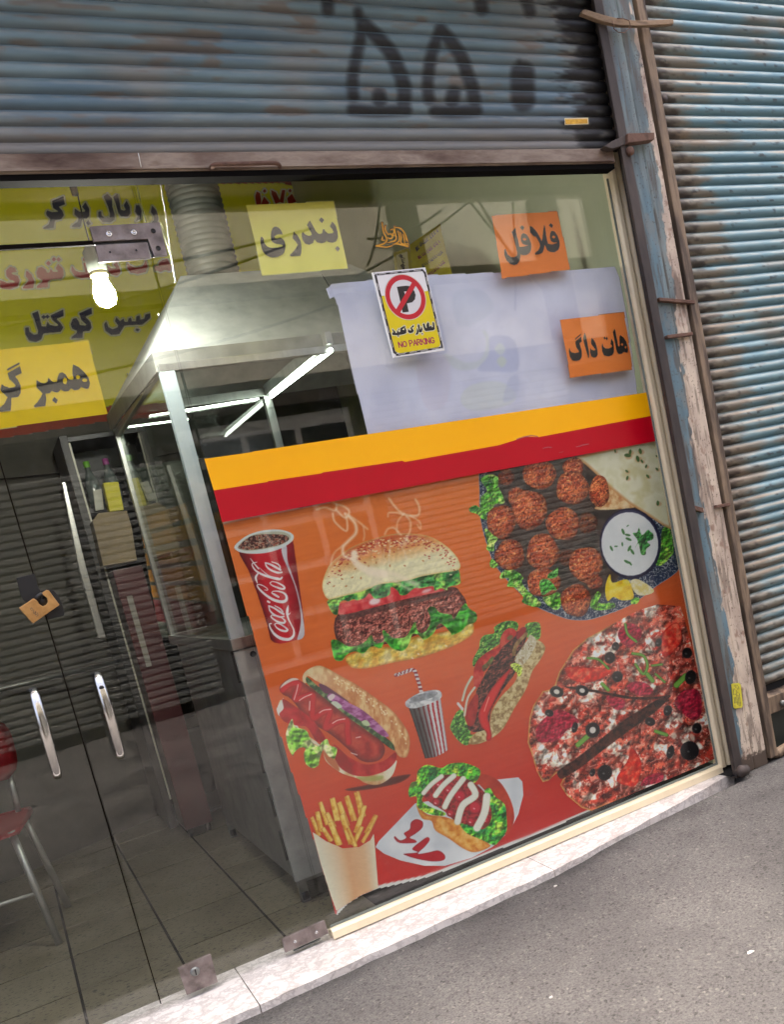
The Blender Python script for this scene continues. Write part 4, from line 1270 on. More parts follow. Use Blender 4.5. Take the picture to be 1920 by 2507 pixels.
# ---------------------------------------------------------------- falafel plate
def plate():
    qc = lambda p: T(1140, 1110, 5.225, p)
    qd = lambda p: T(1380, 1080, 4.874, p)
    c = art([(1140, 1080), (1670, 1530)], 0.0020)
    PL = [(1175, 1150), (1174, 1200), (1177, 1273), (1203, 1365), (1232, 1409), (1274, 1453), (1312, 1485), (1380, 1513), (1420, 1519), (1462, 1513), (1544, 1482), (1606, 1437), (1668, 1385), (1650, 1290), (1608, 1070), (1400, 1112), (1200, 1146)]

    def rim(x, y, sd):
        n = fbm(x, y, 13, 33, 2); n2 = fbm(x, y, 7, 35, 2)
        line = ((np.abs(n - 0.5) < 0.022) | (np.abs(n2 - 0.48) < 0.02)).astype(float)
        b = lerp((26, 40, 66), (48, 66, 96), fbm(x, y, 40, 3))
        b = lerp(b, (206, 210, 206), line * 0.8)
        return lerp(b, (176, 190, 206), np.clip(1.3 + sd / 1.6, 0, 1))
    c.poly(PL, rim, 1.6)
    c.poly([(1200, 1150), (1195, 1240), (1225, 1340), (1280, 1420), (1340, 1460), (1430, 1480), (1500, 1440), (1560, 1330), (1580, 1200), (1540, 1110), (1400, 1114), (1240, 1142)], mixn([(46, 40, 36), (78, 68, 62), (62, 46, 40)], 30, 5), 14)
    for k, p in enumerate(([(200, 310), (330, 270), (430, 320), (420, 420), (490, 560), (490, 640), (380, 650), (340, 730), (270, 760), (280, 850), (200, 830), (150, 780), (60, 750), (50, 700), (130, 660), (190, 690), (200, 560), (280, 480), (230, 400)],
                           [(250, 960), (390, 1060), (420, 1090), (370, 1160), (360, 1250), (270, 1230), (280, 1130)], [(330, 1350), (400, 1400), (420, 1450), (350, 1470), (310, 1430)],
                           [(480, 1510), (600, 1480), (740, 1580), (720, 1640), (800, 1760), (960, 1900), (950, 1960), (850, 1960), (720, 1900), (740, 1840), (640, 1720), (530, 1700), (560, 1600), (440, 1600)],
                           [(1000, 1830), (1200, 1780), (1220, 1950), (1150, 2000), (1030, 1920)])):
        c.poly(qc(p), leafy(50 + k, (34, 92, 36), (88, 162, 52), (176, 212, 104), 12))
    for k, p in enumerate(([(1180, 1060), (1270, 1040), (1320, 1300), (1280, 1380), (1180, 1480), (1100, 1460), (1160, 1300)], [(320, 1950), (400, 1800), (450, 1830), (420, 1930), (600, 1930), (600, 1990), (400, 2020)], [(820, 1860), (910, 1880), (880, 1940), (810, 1940)])):
        c.poly(qd(p), leafy(60 + k, (30, 86, 32), (78, 150, 44), (160, 200, 80), 12))
    c.poly(qd([(540, 480), (720, 640), (880, 770), (700, 810), (380, 810), (480, 700)]), mixn([(196, 130, 76), (228, 190, 136), (236, 214, 168)], 16, 6))

    def bread(x, y, sd):
        b = mixn([(222, 220, 180), (232, 230, 200), (214, 208, 160)], 34, 7)(x, y, sd)
        return lerp(b, (196, 122, 56), np.clip(1 + sd / 8, 0, 1) * 0.85)
    c.poly(qd([(150, 190), (700, 60), (1200, -60), (1200, 300), (1300, 1060), (1180, 1000), (1000, 880), (780, 740), (560, 560), (400, 400), (280, 290)]), bread, smooth=False)
    r = np.random.RandomState(2)
    for (x, y, s) in ((620, 120, 5), (770, 170, 11), (800, 130, 8), (920, 120, 9), (890, 210, 10), (940, 240, 6), (760, 360, 6), (765, 440, 7), (1010, 420, 7), (1120, 335, 6), (990, 300, 6), (1130, 740, 8), (1120, 180, 5)):
        x, y = qd([(x, y)])[0]
        c.ell(x + 2, y + 2, s * .9, s * .7, (206, 142, 92), 0, 3, 0.5, False)
        c.ell(x, y, s * 0.8, s * 0.42, (66, 104, 50), r.uniform(0, 3), 1.5, 0.95, False)

    def ball(cx, cy, rx, ry, seed, dim=1.0):
        def f(x, y, sd):
            n = fbm(x, y, 3.4, seed, 2); n2 = fbm(x, y, 12, seed + 3, 2)
            b = lerp((166, 66, 38), (220, 120, 70), (n2 - 0.25) * 1.8)
            b = lerp(b, (92, 30, 20), np.clip((0.40 - n) * 7, 0, 0.85))
            b = lerp(b, (236, 176, 112), np.clip((n - 0.70) * 9, 0, 0.85))
            l = ((x - cx) / rx * -0.35 + (y - cy) / ry * -0.25)
            e = np.clip(((x - cx) / rx) ** 2 + ((y - cy) / ry) ** 2, 0, 1.2)
            b = b * (1 + 0.20 * relief(x, y, 7, seed + 40)[:, None])
            return b * ((1.06 + 0.26 * l - 0.34 * e ** 2) * dim)[:, None]
        t = np.linspace(0, 2 * math.pi, 22, endpoint=False)
        rr = 1 + 0.035 * np.sin(3 * t + seed) + 0.025 * np.sin(5 * t + seed * 2)
        c.poly(np.stack([cx + rx * rr * np.cos(t), cy + ry * rr * np.sin(t)], 1), f, 1.6)
    B = lambda q, s, x, y, rx, ry, sd, dim=1.0: ball(*q([(x, y)])[0], rx / s, ry / s, sd, dim)
    B(qc, 5.225, 520, 300, 105, 110, 1, .72); B(qd, 4.874, 290, 980, 120, 130, 2, .55); B(qc, 5.225, 1300, 1330, 120, 110, 3, .5)
    B(qc, 5.225, 950, 270, 215, 190, 4); B(qd, 4.874, 120, 310, 125, 120, 5); B(qd, 4.874, 430, 600, 120, 190, 6); B(qc, 5.225, 1370, 440, 210, 215, 7)
    B(qc, 5.225, 660, 555, 120, 125, 8, .9); B(qc, 5.225, 815, 720, 230, 255, 9); B(qc, 5.225, 460, 875, 185, 215, 10); B(qc, 5.225, 1250, 900, 215, 210, 11)
    B(qc, 5.225, 570, 1300, 190, 200, 12, .95); B(qc, 5.225, 990, 1260, 208, 232, 13); B(qc, 5.225, 1000, 1650, 215, 185, 14); B(qd, 4.874, 370, 1680, 105, 85, 15, .85)
    B(qd, 4.874, 270, 1470, 202, 212, 16); B(qd, 4.874, 150, 1900, 180, 195, 17, .95)
    for k, p in enumerate(([(950, 1640), (1060, 1610), (1170, 1740), (1100, 1750), (1060, 1780), (980, 1810)], [(1060, 1550), (1120, 1500), (1185, 1460), (1170, 1580), (1060, 1600)])):
        c.poly(qc(p), leafy(70 + k, (34, 100, 36), (70, 156, 56), (120, 190, 90), 8))
    c.poly(qd([(500, 1800), (515, 1680), (560, 1590), (590, 1690), (760, 1650), (830, 1780), (830, 1880), (700, 1900), (600, 1860), (530, 1910)]), mixn([(222, 178, 20), (238, 208, 36), (240, 222, 90)], 16, 3))
    c.poly(qd([(800, 1680), (900, 1650), (1080, 1770), (1030, 1830), (880, 1830)]), mixn([(232, 226, 190), (226, 206, 110)], 8, 4))
    cx, cy = qd([(800, 1222)])[0]
    c.ell(cx, cy, 75.5, 87, (26, 26, 56), -0.12, 1.6)
    c.ell(cx - 1, cy - 1, 71, 82, (60, 62, 92), -0.12, 2)
    c.ell(cx - 1, cy + 1, 69.5, 78, lambda x, y, sd: lerp((216, 222, 220), (236, 238, 234), fbm(x, y, 30, 4)), -0.12, 1.6)
    c.poly(qd([(830, 1100), (880, 1090), (905, 1035), (940, 1120), (1010, 1060), (1040, 1080), (1075, 1110), (1070, 1170), (1000, 1200), (1040, 1240), (990, 1290), (985, 1350), (930, 1350), (900, 1220), (860, 1270), (890, 1190)]), leafy(77, (30, 84, 42), (56, 128, 60), (90, 160, 80), 10))
    for (x, y, a, l) in ((715, 1080, 1.2, 9), (770, 1120, .2, 8), (780, 1170, .4, 9), (790, 1280, -1.1, 9), (825, 1320, 1, 9), (575, 1280, 1.1, 8), (760, 1440, .5, 9), (800, 1460, .9, 7), (630, 1255, 0, 5), (705, 1230, 1.5, 6), (770, 1010, -.6, 4)):
        x, y = qd([(x, y)])[0]
        c.ell(x, y, l * .9, l * .36, (62, 122, 58), a, 1.4, 0.95)
    c.build('falafel_plate_print', M_print, poster)['label'] = 'printed navy plate of falafel balls with a white dip'


# ---------------------------------------------------------------- hot dog with ketchup
def hotdog():
    q = lambda p: T(660, 1610, 4.667, p)
    c = art(q([(50, 60), (1660, 1560)]), 0.0016)
    c.poly(q([(860, 1500), (1150, 1440), (1400, 1360), (1620, 1330), (1500, 1430), (1200, 1500), (950, 1530)]), (66, 26, 22), 10, op=.85)
    c.poly(q([(90, 560), (130, 480), (200, 560), (400, 900), (620, 1050), (780, 1200), (1000, 1350), (1250, 1320), (1440, 1170), (1445, 1240), (1400, 1350), (1300, 1430), (1200, 1455), (1080, 1430), (1000, 1380), (820, 1320), (640, 1180), (580, 1000), (300, 800), (120, 680), (80, 600)]), mixn([(206, 150, 96), (228, 216, 176), (232, 226, 200)], 26, 3))

    def bun(x, y, sd):
        b = mixn([(196, 122, 66), (214, 152, 92), (232, 196, 136)], 12, 5, 3, 1.2, (1.4, 0.6))(x, y, sd)
        t = np.clip(((x - 660) * 4.667 - 420) / 520, 0, 1)
        b = lerp((236, 222, 180), b, t * 0.75 + 0.25)
        return lerp(b, (176, 96, 48), np.clip(1 + sd / 6, 0, 1) * 0.6 * t)
    c.poly(q([(380, 200), (430, 140), (540, 90), (640, 110), (800, 200), (1000, 310), (1200, 450), (1400, 600), (1530, 760), (1600, 900), (1600, 1050), (1560, 1140), (1460, 1110), (1340, 880), (1160, 700), (900, 500), (700, 360), (520, 260), (430, 210), (420, 290), (380, 270)]), bun)
    r = np.random.RandomState(3)
    for k in range(70):
        t = r.uniform(0.1, 1); x = 640 + 960 * t; y = np.interp(x, [640, 1000, 1400, 1530, 1600], [110, 310, 600, 760, 960]) + r.uniform(20, 110)
        c.ell(*q([(x - 20, y)])[0], 2.6, 1.5, (244, 226, 176), 0.7, 1.0, .9, False)
    c.poly(q([(430, 220), (560, 330), (720, 420), (760, 500), (1050, 690), (1250, 850), (1400, 970), (1430, 1060), (1340, 1010), (1050, 790), (700, 570), (580, 430), (430, 300)]), mixn([(38, 58, 36), (60, 96, 52), (120, 150, 90)], 9, 6, 3, 1.4))
    c.poly(q([(560, 300), (640, 320), (760, 400), (900, 500), (880, 530), (740, 430), (620, 400)]), (98, 42, 74))
    c.poly(q([(660, 450), (720, 412), (900, 512), (1050, 592), (1200, 712), (1360, 880), (1300, 900), (1150, 795), (1000, 695), (800, 565)]), mixn([(134, 46, 110), (168, 88, 150), (190, 120, 170)], 8, 9, 3, 1.5, (0.7, 1.3)))
    c.poly(q([(665, 450), (720, 415), (750, 440), (720, 480), (690, 490)]), (226, 206, 204))
    c.poly(q([(700, 520), (760, 500), (830, 560), (760, 580)]), (206, 214, 190))
    c.poly(q([(1050, 735), (1110, 715), (1150, 770), (1100, 780)]), (190, 206, 160))
    c.poly(q([(740, 990), (900, 1130), (1100, 1220), (1300, 1180), (1440, 1080), (1442, 1180), (1330, 1290), (1130, 1352), (950, 1340), (800, 1250), (740, 1120)]), mixn([(156, 14, 18), (188, 22, 28), (206, 50, 46)], 22, 12))

    def saus(x, y, sd):
        b = mixn([(150, 26, 26), (184, 44, 38), (200, 70, 54)], 20, 15)(x, y, sd)
        return lerp(b, (96, 14, 18), np.clip(1 + sd / 16, 0, 1) * 0.8)
    c.poly(q([(110, 340), (200, 250), (280, 235), (380, 280), (520, 380), (700, 520), (900, 680), (1100, 830), (1270, 950), (1320, 1040), (1290, 1140), (1200, 1190), (1050, 1180), (900, 1050), (700, 880), (450, 720), (250, 480), (150, 420)]), saus)
    c.poly(q([(80, 590), (120, 520), (158, 460), (160, 580), (110, 665)]), (232, 228, 214))
    c.poly(q([(150, 470), (300, 560), (480, 700), (560, 800), (640, 930), (540, 960), (430, 800), (330, 780), (180, 740), (110, 650), (160, 580)]), mixn([(150, 14, 24), (190, 20, 32), (206, 40, 48)], 20, 18))
    c.stroke(q([(150, 370), (240, 300), (340, 310), (290, 470), (380, 450), (490, 430), (490, 560), (500, 690), (600, 630), (690, 610), (640, 800), (760, 740), (880, 720), (890, 850), (905, 970)]), 74 / 4.667, lambda x, y, sd: lerp((206, 26, 38), (164, 14, 24), np.clip(1 + sd / 4, 0, 1)), 2)
    for pts in ([(325, 310), (310, 380), (280, 480)], [(340, 490), (400, 450), (480, 418)], [(570, 630), (620, 600), (700, 590)], [(720, 750), (780, 715), (860, 700)], [(460, 500), (455, 600)], [(990, 915), (1040, 905)], [(930, 1090), (1000, 1110)]):
        c.stroke(q(pts), 2.6, (248, 216, 208), 1.6, op=.85)
    c.poly(q([(118, 350), (170, 280), (260, 232), (335, 248), (260, 268), (180, 310)]), (236, 222, 206), 3)
    c.poly(q([(255, 700), (290, 790), (420, 830), (480, 960), (560, 1010), (600, 960), (660, 930), (690, 1000), (770, 1040), (740, 1170), (690, 1160), (620, 1050), (570, 1180), (560, 1230), (490, 1265), (410, 1210), (390, 1100), (410, 1040), (350, 1030), (280, 1090), (270, 1130), (220, 1050), (190, 940), (190, 840)]), leafy(22, (86, 150, 42), (130, 190, 66), (212, 226, 150), 26))
    c.poly(q([(610, 1050), (680, 1130), (760, 1180), (800, 1290), (740, 1270), (640, 1160)]), (196, 112, 70), 3)
    c.poly(q([(990, 1370), (1130, 1360), (1290, 1350), (1270, 1400), (1100, 1410)]), (160, 168, 84), 5, op=.8)
    c.build('hot_dog_print', M_print, poster)['label'] = 'printed hot dog with ketchup zigzag and sesame bun'


def sodacup():
    q = lambda p: T(940, 1500, 3.818, p)
    c = art(q([(90, 500), (620, 1380)]), 0.0014)
    path = smoothline(np.array(q([(112, 585), (190, 558), (255, 535), (290, 545), (310, 600), (335, 680), (355, 755)])), 6)
    L = np.concatenate([[0], np.cumsum(np.hypot(*np.diff(path, axis=0).T))])

    def stripe(x, y, sd):
        i = np.argmin((x[:, None] - path[:, 0]) ** 2 + (y[:, None] - path[:, 1]) ** 2, 1)
        s = L[i] + 0.9 * (y - path[i, 1]) * 0.8
        return np.where(((s / 5.2) % 2 < 1)[:, None], np.array([146, 26, 42.]), np.array([216, 212, 208.]))
    c.stroke(path, 9.2, stripe, 1.4, False)

    def body(x, y, sd):
        xx = (x - 940) * 3.818; yy = (y - 1500) * 3.818
        l = np.interp(yy, [890, 1362], [230, 385]); r = np.interp(yy, [790, 1290], [535, 602])
        t = (xx - l) / (r - l)
        red = np.array([188, 30, 44.]); wh = np.array([222, 224, 222.])
        k = ((t * 7.0 + 0.15) % 1 < 0.46)[:, None]
        col = np.where(k, red, wh)
        sh = np.interp(t, [0, 0.25, 0.45, 0.7, 1], [0.30, 0.38, 0.62, 1.0, 0.85])[:, None]
        g = col.mean(1, keepdims=True)
        return lerp(col, np.repeat(g, 3, 1) * 0.9, np.clip(0.75 - t * 1.4, 0, .6)) * sh
    c.poly(q([(228, 880), (380, 870), (532, 800), (560, 1000), (602, 1282), (560, 1312), (480, 1350), (385, 1364), (320, 1150), (265, 980)]), body, 1.4, False)
    c.poly(q([(200, 840), (240, 800), (330, 750), (450, 722), (520, 728), (542, 760), (530, 802), (430, 852), (300, 892), (220, 886)]), mixn([(150, 154, 156), (196, 200, 200), (226, 228, 226)], 9, 2))
    c.poly(q([(250, 805), (330, 765), (440, 742), (505, 745), (470, 785), (340, 828), (270, 830)]), mixn([(122, 126, 128), (176, 180, 180)], 9, 5))
    c.build('soda_cup_print', M_print, poster)['label'] = 'printed red and white striped paper cup with bent straw'


def sandwich():
    q = lambda p: T(940, 1500, 3.818, p)
    c = art(q([(600, 50), (1540, 1260)]), 0.0016)
    lf = lambda k: leafy(k, (28, 74, 30), (70, 132, 46), (150, 190, 90), 7)
    c.poly(q([(830, 480), (840, 420), (890, 330), (900, 260), (940, 210), (1030, 190), (1030, 140), (1080, 100), (1160, 75), (1250, 90), (1250, 160), (1150, 250), (1000, 350), (900, 460), (850, 510)]), lf(1))
    c.poly(q([(1320, 120), (1370, 90), (1450, 90), (1470, 150), (1460, 240), (1400, 255), (1330, 220)]), lf(2))
    c.poly(q([(620, 1060), (680, 930), (740, 910), (770, 1020), (820, 1060), (810, 1130), (870, 1150), (780, 1240), (700, 1200), (640, 1120)]), lf(3))
    c.poly(q([(1240, 420), (1340, 260), (1400, 245), (1480, 275), (1512, 340), (1460, 450), (1390, 550), (1330, 720), (1220, 900), (1120, 1080), (1000, 1180), (880, 1230), (790, 1220), (850, 1130), (980, 1050), (1010, 920), (1100, 780), (1240, 620)]), lambda x, y, sd: lerp(mixn([(150, 122, 76), (196, 172, 116), (218, 202, 150)], 7, 4, 3, 1.4)(x, y, sd), (190, 150, 82), np.clip(1 + sd / 3, 0, 1) * .7))
    c.poly(q([(1090, 300), (1200, 190), (1340, 180), (1300, 330), (1240, 420), (1230, 560), (1130, 700), (1010, 900), (980, 1060), (900, 1110), (820, 1110), (780, 1040), (850, 800), (880, 700), (1000, 480)]), lambda x, y, sd: mixn([(46, 22, 20), (78, 36, 32), (104, 54, 44), (60, 28, 24)], 12, 6, 3, 1.1)(x, y, sd) * (1 + .7 * relief(x, y, 8, 27)[:, None]))
    c.poly(q([(838, 620), (850, 500), (900, 420), (1000, 350), (1075, 320), (1095, 230), (1140, 160), (1200, 145), (1245, 190), (1200, 250), (1120, 310), (1060, 390), (960, 480), (930, 590), (890, 690), (850, 690)]), mixn([(160, 24, 28), (198, 40, 38), (214, 80, 62)], 14, 8))
    c.poly(q([(920, 500), (960, 470), (1010, 410), (1030, 430), (970, 520), (930, 550)]), mixn([(92, 40, 28), (110, 130, 60)], 7, 9))
    c.poly(q([(1150, 240), (1180, 210), (1210, 220), (1180, 260)]), (110, 92, 50))
    c.poly(q([(1240, 215), (1285, 140), (1330, 138), (1320, 190), (1260, 250)]), (150, 24, 32))
    c.poly(q([(765, 1000), (785, 880), (850, 770), (885, 780), (875, 920), (845, 1040), (800, 1062)]), mixn([(150, 26, 28), (186, 44, 40)], 12, 3))
    c.poly(q([(1190, 525), (1100, 600), (1000, 720), (920, 860), (885, 960), (910, 1060), (960, 1120), (960, 1195), (1010, 1175), (995, 1060), (975, 960), (1020, 860), (1090, 720)]), lambda x, y, sd: lerp((216, 32, 36), (166, 18, 24), np.clip(1 + sd / 5, 0, 1)))
    c.stroke(q([(985, 790), (960, 860), (940, 920)]), 2.5, (246, 170, 150), 1.5, op=.8)
    c.poly(q([(1225, 430), (1290, 330), (1340, 260), (1370, 205), (1430, 265), (1390, 370), (1310, 480), (1255, 480)]), mixn([(196, 186, 150), (226, 222, 196), (170, 150, 110)], 7, 12, 3, 1.4))
    c.stroke(q([(1215, 390), (1240, 300), (1330, 200)]), 34 / 3.8, mixn([(120, 92, 50), (176, 140, 90)], 8, 4), 2)
    c.poly(q([(1185, 490), (1240, 470), (1300, 520), (1270, 600), (1240, 560)]), leafy(5, (130, 170, 50), (170, 200, 70), (200, 220, 110), 8))
    c.stroke(q([(825, 600), (770, 700), (735, 820)]), 6, (206, 206, 176), 1.5)
    c.stroke(q([(850, 700), (785, 800), (755, 960)]), 5.5, (214, 206, 180), 1.5)
    c.stroke(q([(695, 850), (735, 900)]), 7, (222, 214, 206), 1.5)
    c.build('sandwich_print', M_print, poster)['label'] = 'printed long sandwich with tomato, meat and lettuce'


def fries():
    q = lambda p: T(740, 1860, 3.0, p)
    c = art(q([(30, 200), (580, 1130)]), 0.0014)
    r = np.random.RandomState(9)
    for (x0, y0, x1, y1, w_) in ((400, 235, 445, 420, 56), (325, 265, 385, 450, 52), (130, 310, 190, 480, 44), (70, 420, 125, 560, 38), (110, 380, 140, 530, 48), (460, 335, 395, 540, 46), (220, 280, 262, 450, 54), (545, 405, 470, 545, 46),
                                (270, 310, 330, 490, 50), (500, 510, 440, 610, 34), (180, 390, 235, 500, 46), (150, 500, 215, 600, 42), (290, 400, 365, 620, 56), (440, 490, 370, 630, 42), (205, 455, 275, 630, 54), (335, 500, 395, 640, 34)):
        b = mixn([(216, 142, 44), (230, 178, 66), (238, 206, 104)], 12, int(x0), 3, 1.3)
        dx, dy = x1 - x0, y1 - y0; L = math.hypot(dx, dy); nx, ny = -dy / L, dx / L
        h = w_ / 2
        P = q([(x0 - nx * h * .8, y0 - ny * h * .8), (x0 + nx * h * .8, y0 + ny * h * .8), (x1 + nx * h, y1 + ny * h), (x1 - nx * h, y1 - ny * h)])
        c.poly(P, lambda x, y, sd, b=b: lerp(b(x, y, sd), (176, 88, 26), np.clip(1 + sd / 3.2, 0, 1) * .75), 1.5, False)
        c.stroke(q([(x0 - nx * h * .3, y0), (x1 - nx * h * .3, y1)]), w_ / 3 * .35, (244, 222, 130), 3, op=.5)

    def cone(x, y, sd):
        xx = (x - 740) * 3; yy = (y - 1860) * 3
        l = np.interp(yy, [530, 1110], [75, 250]); rr = np.interp(yy, [540, 940], [525, 560])
        t = (xx - l) / (rr - l)
        k = np.interp(t, [0, 0.25, 0.5, 0.8, 1], [0, 0.35, 0.95, 0.75, 0.05])
        return lerp((224, 222, 196), (216, 164, 116), k) + (fbm(x, y * 3, 8, 4) - .5)[:, None] * 12
    c.poly(q([(75, 530), (180, 600), (300, 650), (420, 640), (500, 590), (527, 540), (540, 700), (560, 940), (440, 990), (330, 1060), (250, 1110), (210, 1000), (140, 780)]), cone, 1.5, False)
    c.build('fries_print', M_print, poster)['label'] = 'printed paper cone of french fries'


def hotdog2():
    q = lambda p: T(740, 1860, 3.0, p)
    c = art(q([(520, 0), (1650, 810)]), 0.0016)
    c.poly(q([(1380, 150), (1590, 128), (1620, 160), (1627, 260), (1590, 400), (1530, 520), (1400, 640), (1250, 720), (1050, 780), (900, 780), (720, 740), (600, 690), (538, 642), (560, 600), (830, 320), (1000, 290)]), mixn([(196, 204, 208), (214, 220, 222), (224, 228, 228)], 60, 3), smooth=False)
    kt = lambda x, y, sd: lerp((186, 24, 38), (140, 16, 28), np.clip(1 + sd / 3, 0, 1))
    c.poly(q([(800, 460), (840, 436), (885, 455), (882, 500), (830, 545), (790, 572), (832, 590), (832, 610), (720, 612), (678, 580), (682, 562), (720, 592), (765, 572), (748, 540), (790, 510)]), kt)
    c.poly(q([(870, 600), (920, 568), (937, 590), (900, 640), (850, 690), (930, 680), (1000, 666), (1048, 700), (1040, 737), (960, 747), (850, 730), (760, 702), (752, 690), (850, 680), (808, 655)]), kt)
    c.poly(q([(1280, 150), (1340, 105), (1450, 160), (1530, 290), (1560, 420), (1530, 520), (1480, 540), (1400, 300)]), mixn([(170, 44, 30), (200, 66, 42)], 20, 5))
    c.poly(q([(840, 330), (920, 400), (1050, 420), (1200, 480), (1350, 600), (1380, 640), (1270, 680), (1180, 650), (1080, 580), (980, 520), (950, 450), (880, 430)]), lambda x, y, sd: lerp(mixn([(206, 120, 36), (228, 164, 70), (236, 190, 110)], 14, 6)(x, y, sd), (190, 92, 30), np.clip(1 + sd / 8, 0, 1) * .6))
    c.poly(q([(780, 230), (800, 170), (840, 150), (850, 80), (920, 35), (1020, 60), (1080, 30), (1170, 20), (1250, 40), (1312, 80), (1280, 160), (1180, 200), (1050, 160), (950, 220), (880, 290), (930, 340), (1050, 390), (1030, 412), (940, 400), (850, 350), (840, 272), (790, 276)]), leafy(31, (24, 100, 50), (70, 160, 44), (170, 206, 60), 16))
    c.poly(q([(1340, 230), (1380, 208), (1420, 270), (1490, 330), (1505, 440), (1500, 530), (1440, 610), (1400, 625), (1300, 580), (1210, 540), (1160, 470), (1250, 480), (1330, 500), (1390, 430), (1370, 300)]), leafy(33, (26, 110, 60), (66, 158, 50), (160, 200, 70), 18))
    c.poly(q([(890, 250), (1000, 130), (1100, 110), (1230, 150), (1320, 215), (1370, 300), (1392, 430), (1330, 510), (1220, 480), (1120, 445), (1040, 375), (950, 320)]), mixn([(104, 26, 28), (160, 30, 38), (196, 46, 56), (130, 40, 34)], 11, 7, 3, 1.4))
    for (x, y, rr) in ((1005, 175, 34), (1075, 215, 38), (1160, 265, 46), (1270, 350, 50), (1090, 390, 30), (985, 310, 30), (1240, 450, 30), (1350, 440, 30)):
        cx, cy = q([(x, y)])[0]
        c.ell(cx, cy, rr / 3, rr / 3, lambda x_, y_, sd: lerp((204, 40, 58), (130, 18, 30), np.clip(1 + sd / 6, 0, 1)), 0, 2)
        c.ell(cx - 2, cy + 3, 2.6, 1.4, (246, 190, 190), 0.5, 2)
    for pts, w_ in (([(892, 245), (950, 180), (1025, 122)], 34), ([(980, 262), (1035, 190), (1115, 118)], 40), ([(1048, 345), (1092, 262), (1185, 140)], 42), ([(1142, 455), (1180, 335), (1272, 262), (1240, 185)], 50), ([(1285, 500), (1340, 390), (1358, 270)], 56)):
        c.stroke(q(pts), w_ / 3, lambda x, y, sd: lerp((236, 238, 222), (206, 208, 176), np.clip(1 + sd / 3, 0, 1)), 1.6)
    c.build('hot_dog_plate_print', M_print, poster)['label'] = 'printed hot dog with mayonnaise stripes on a white plate'


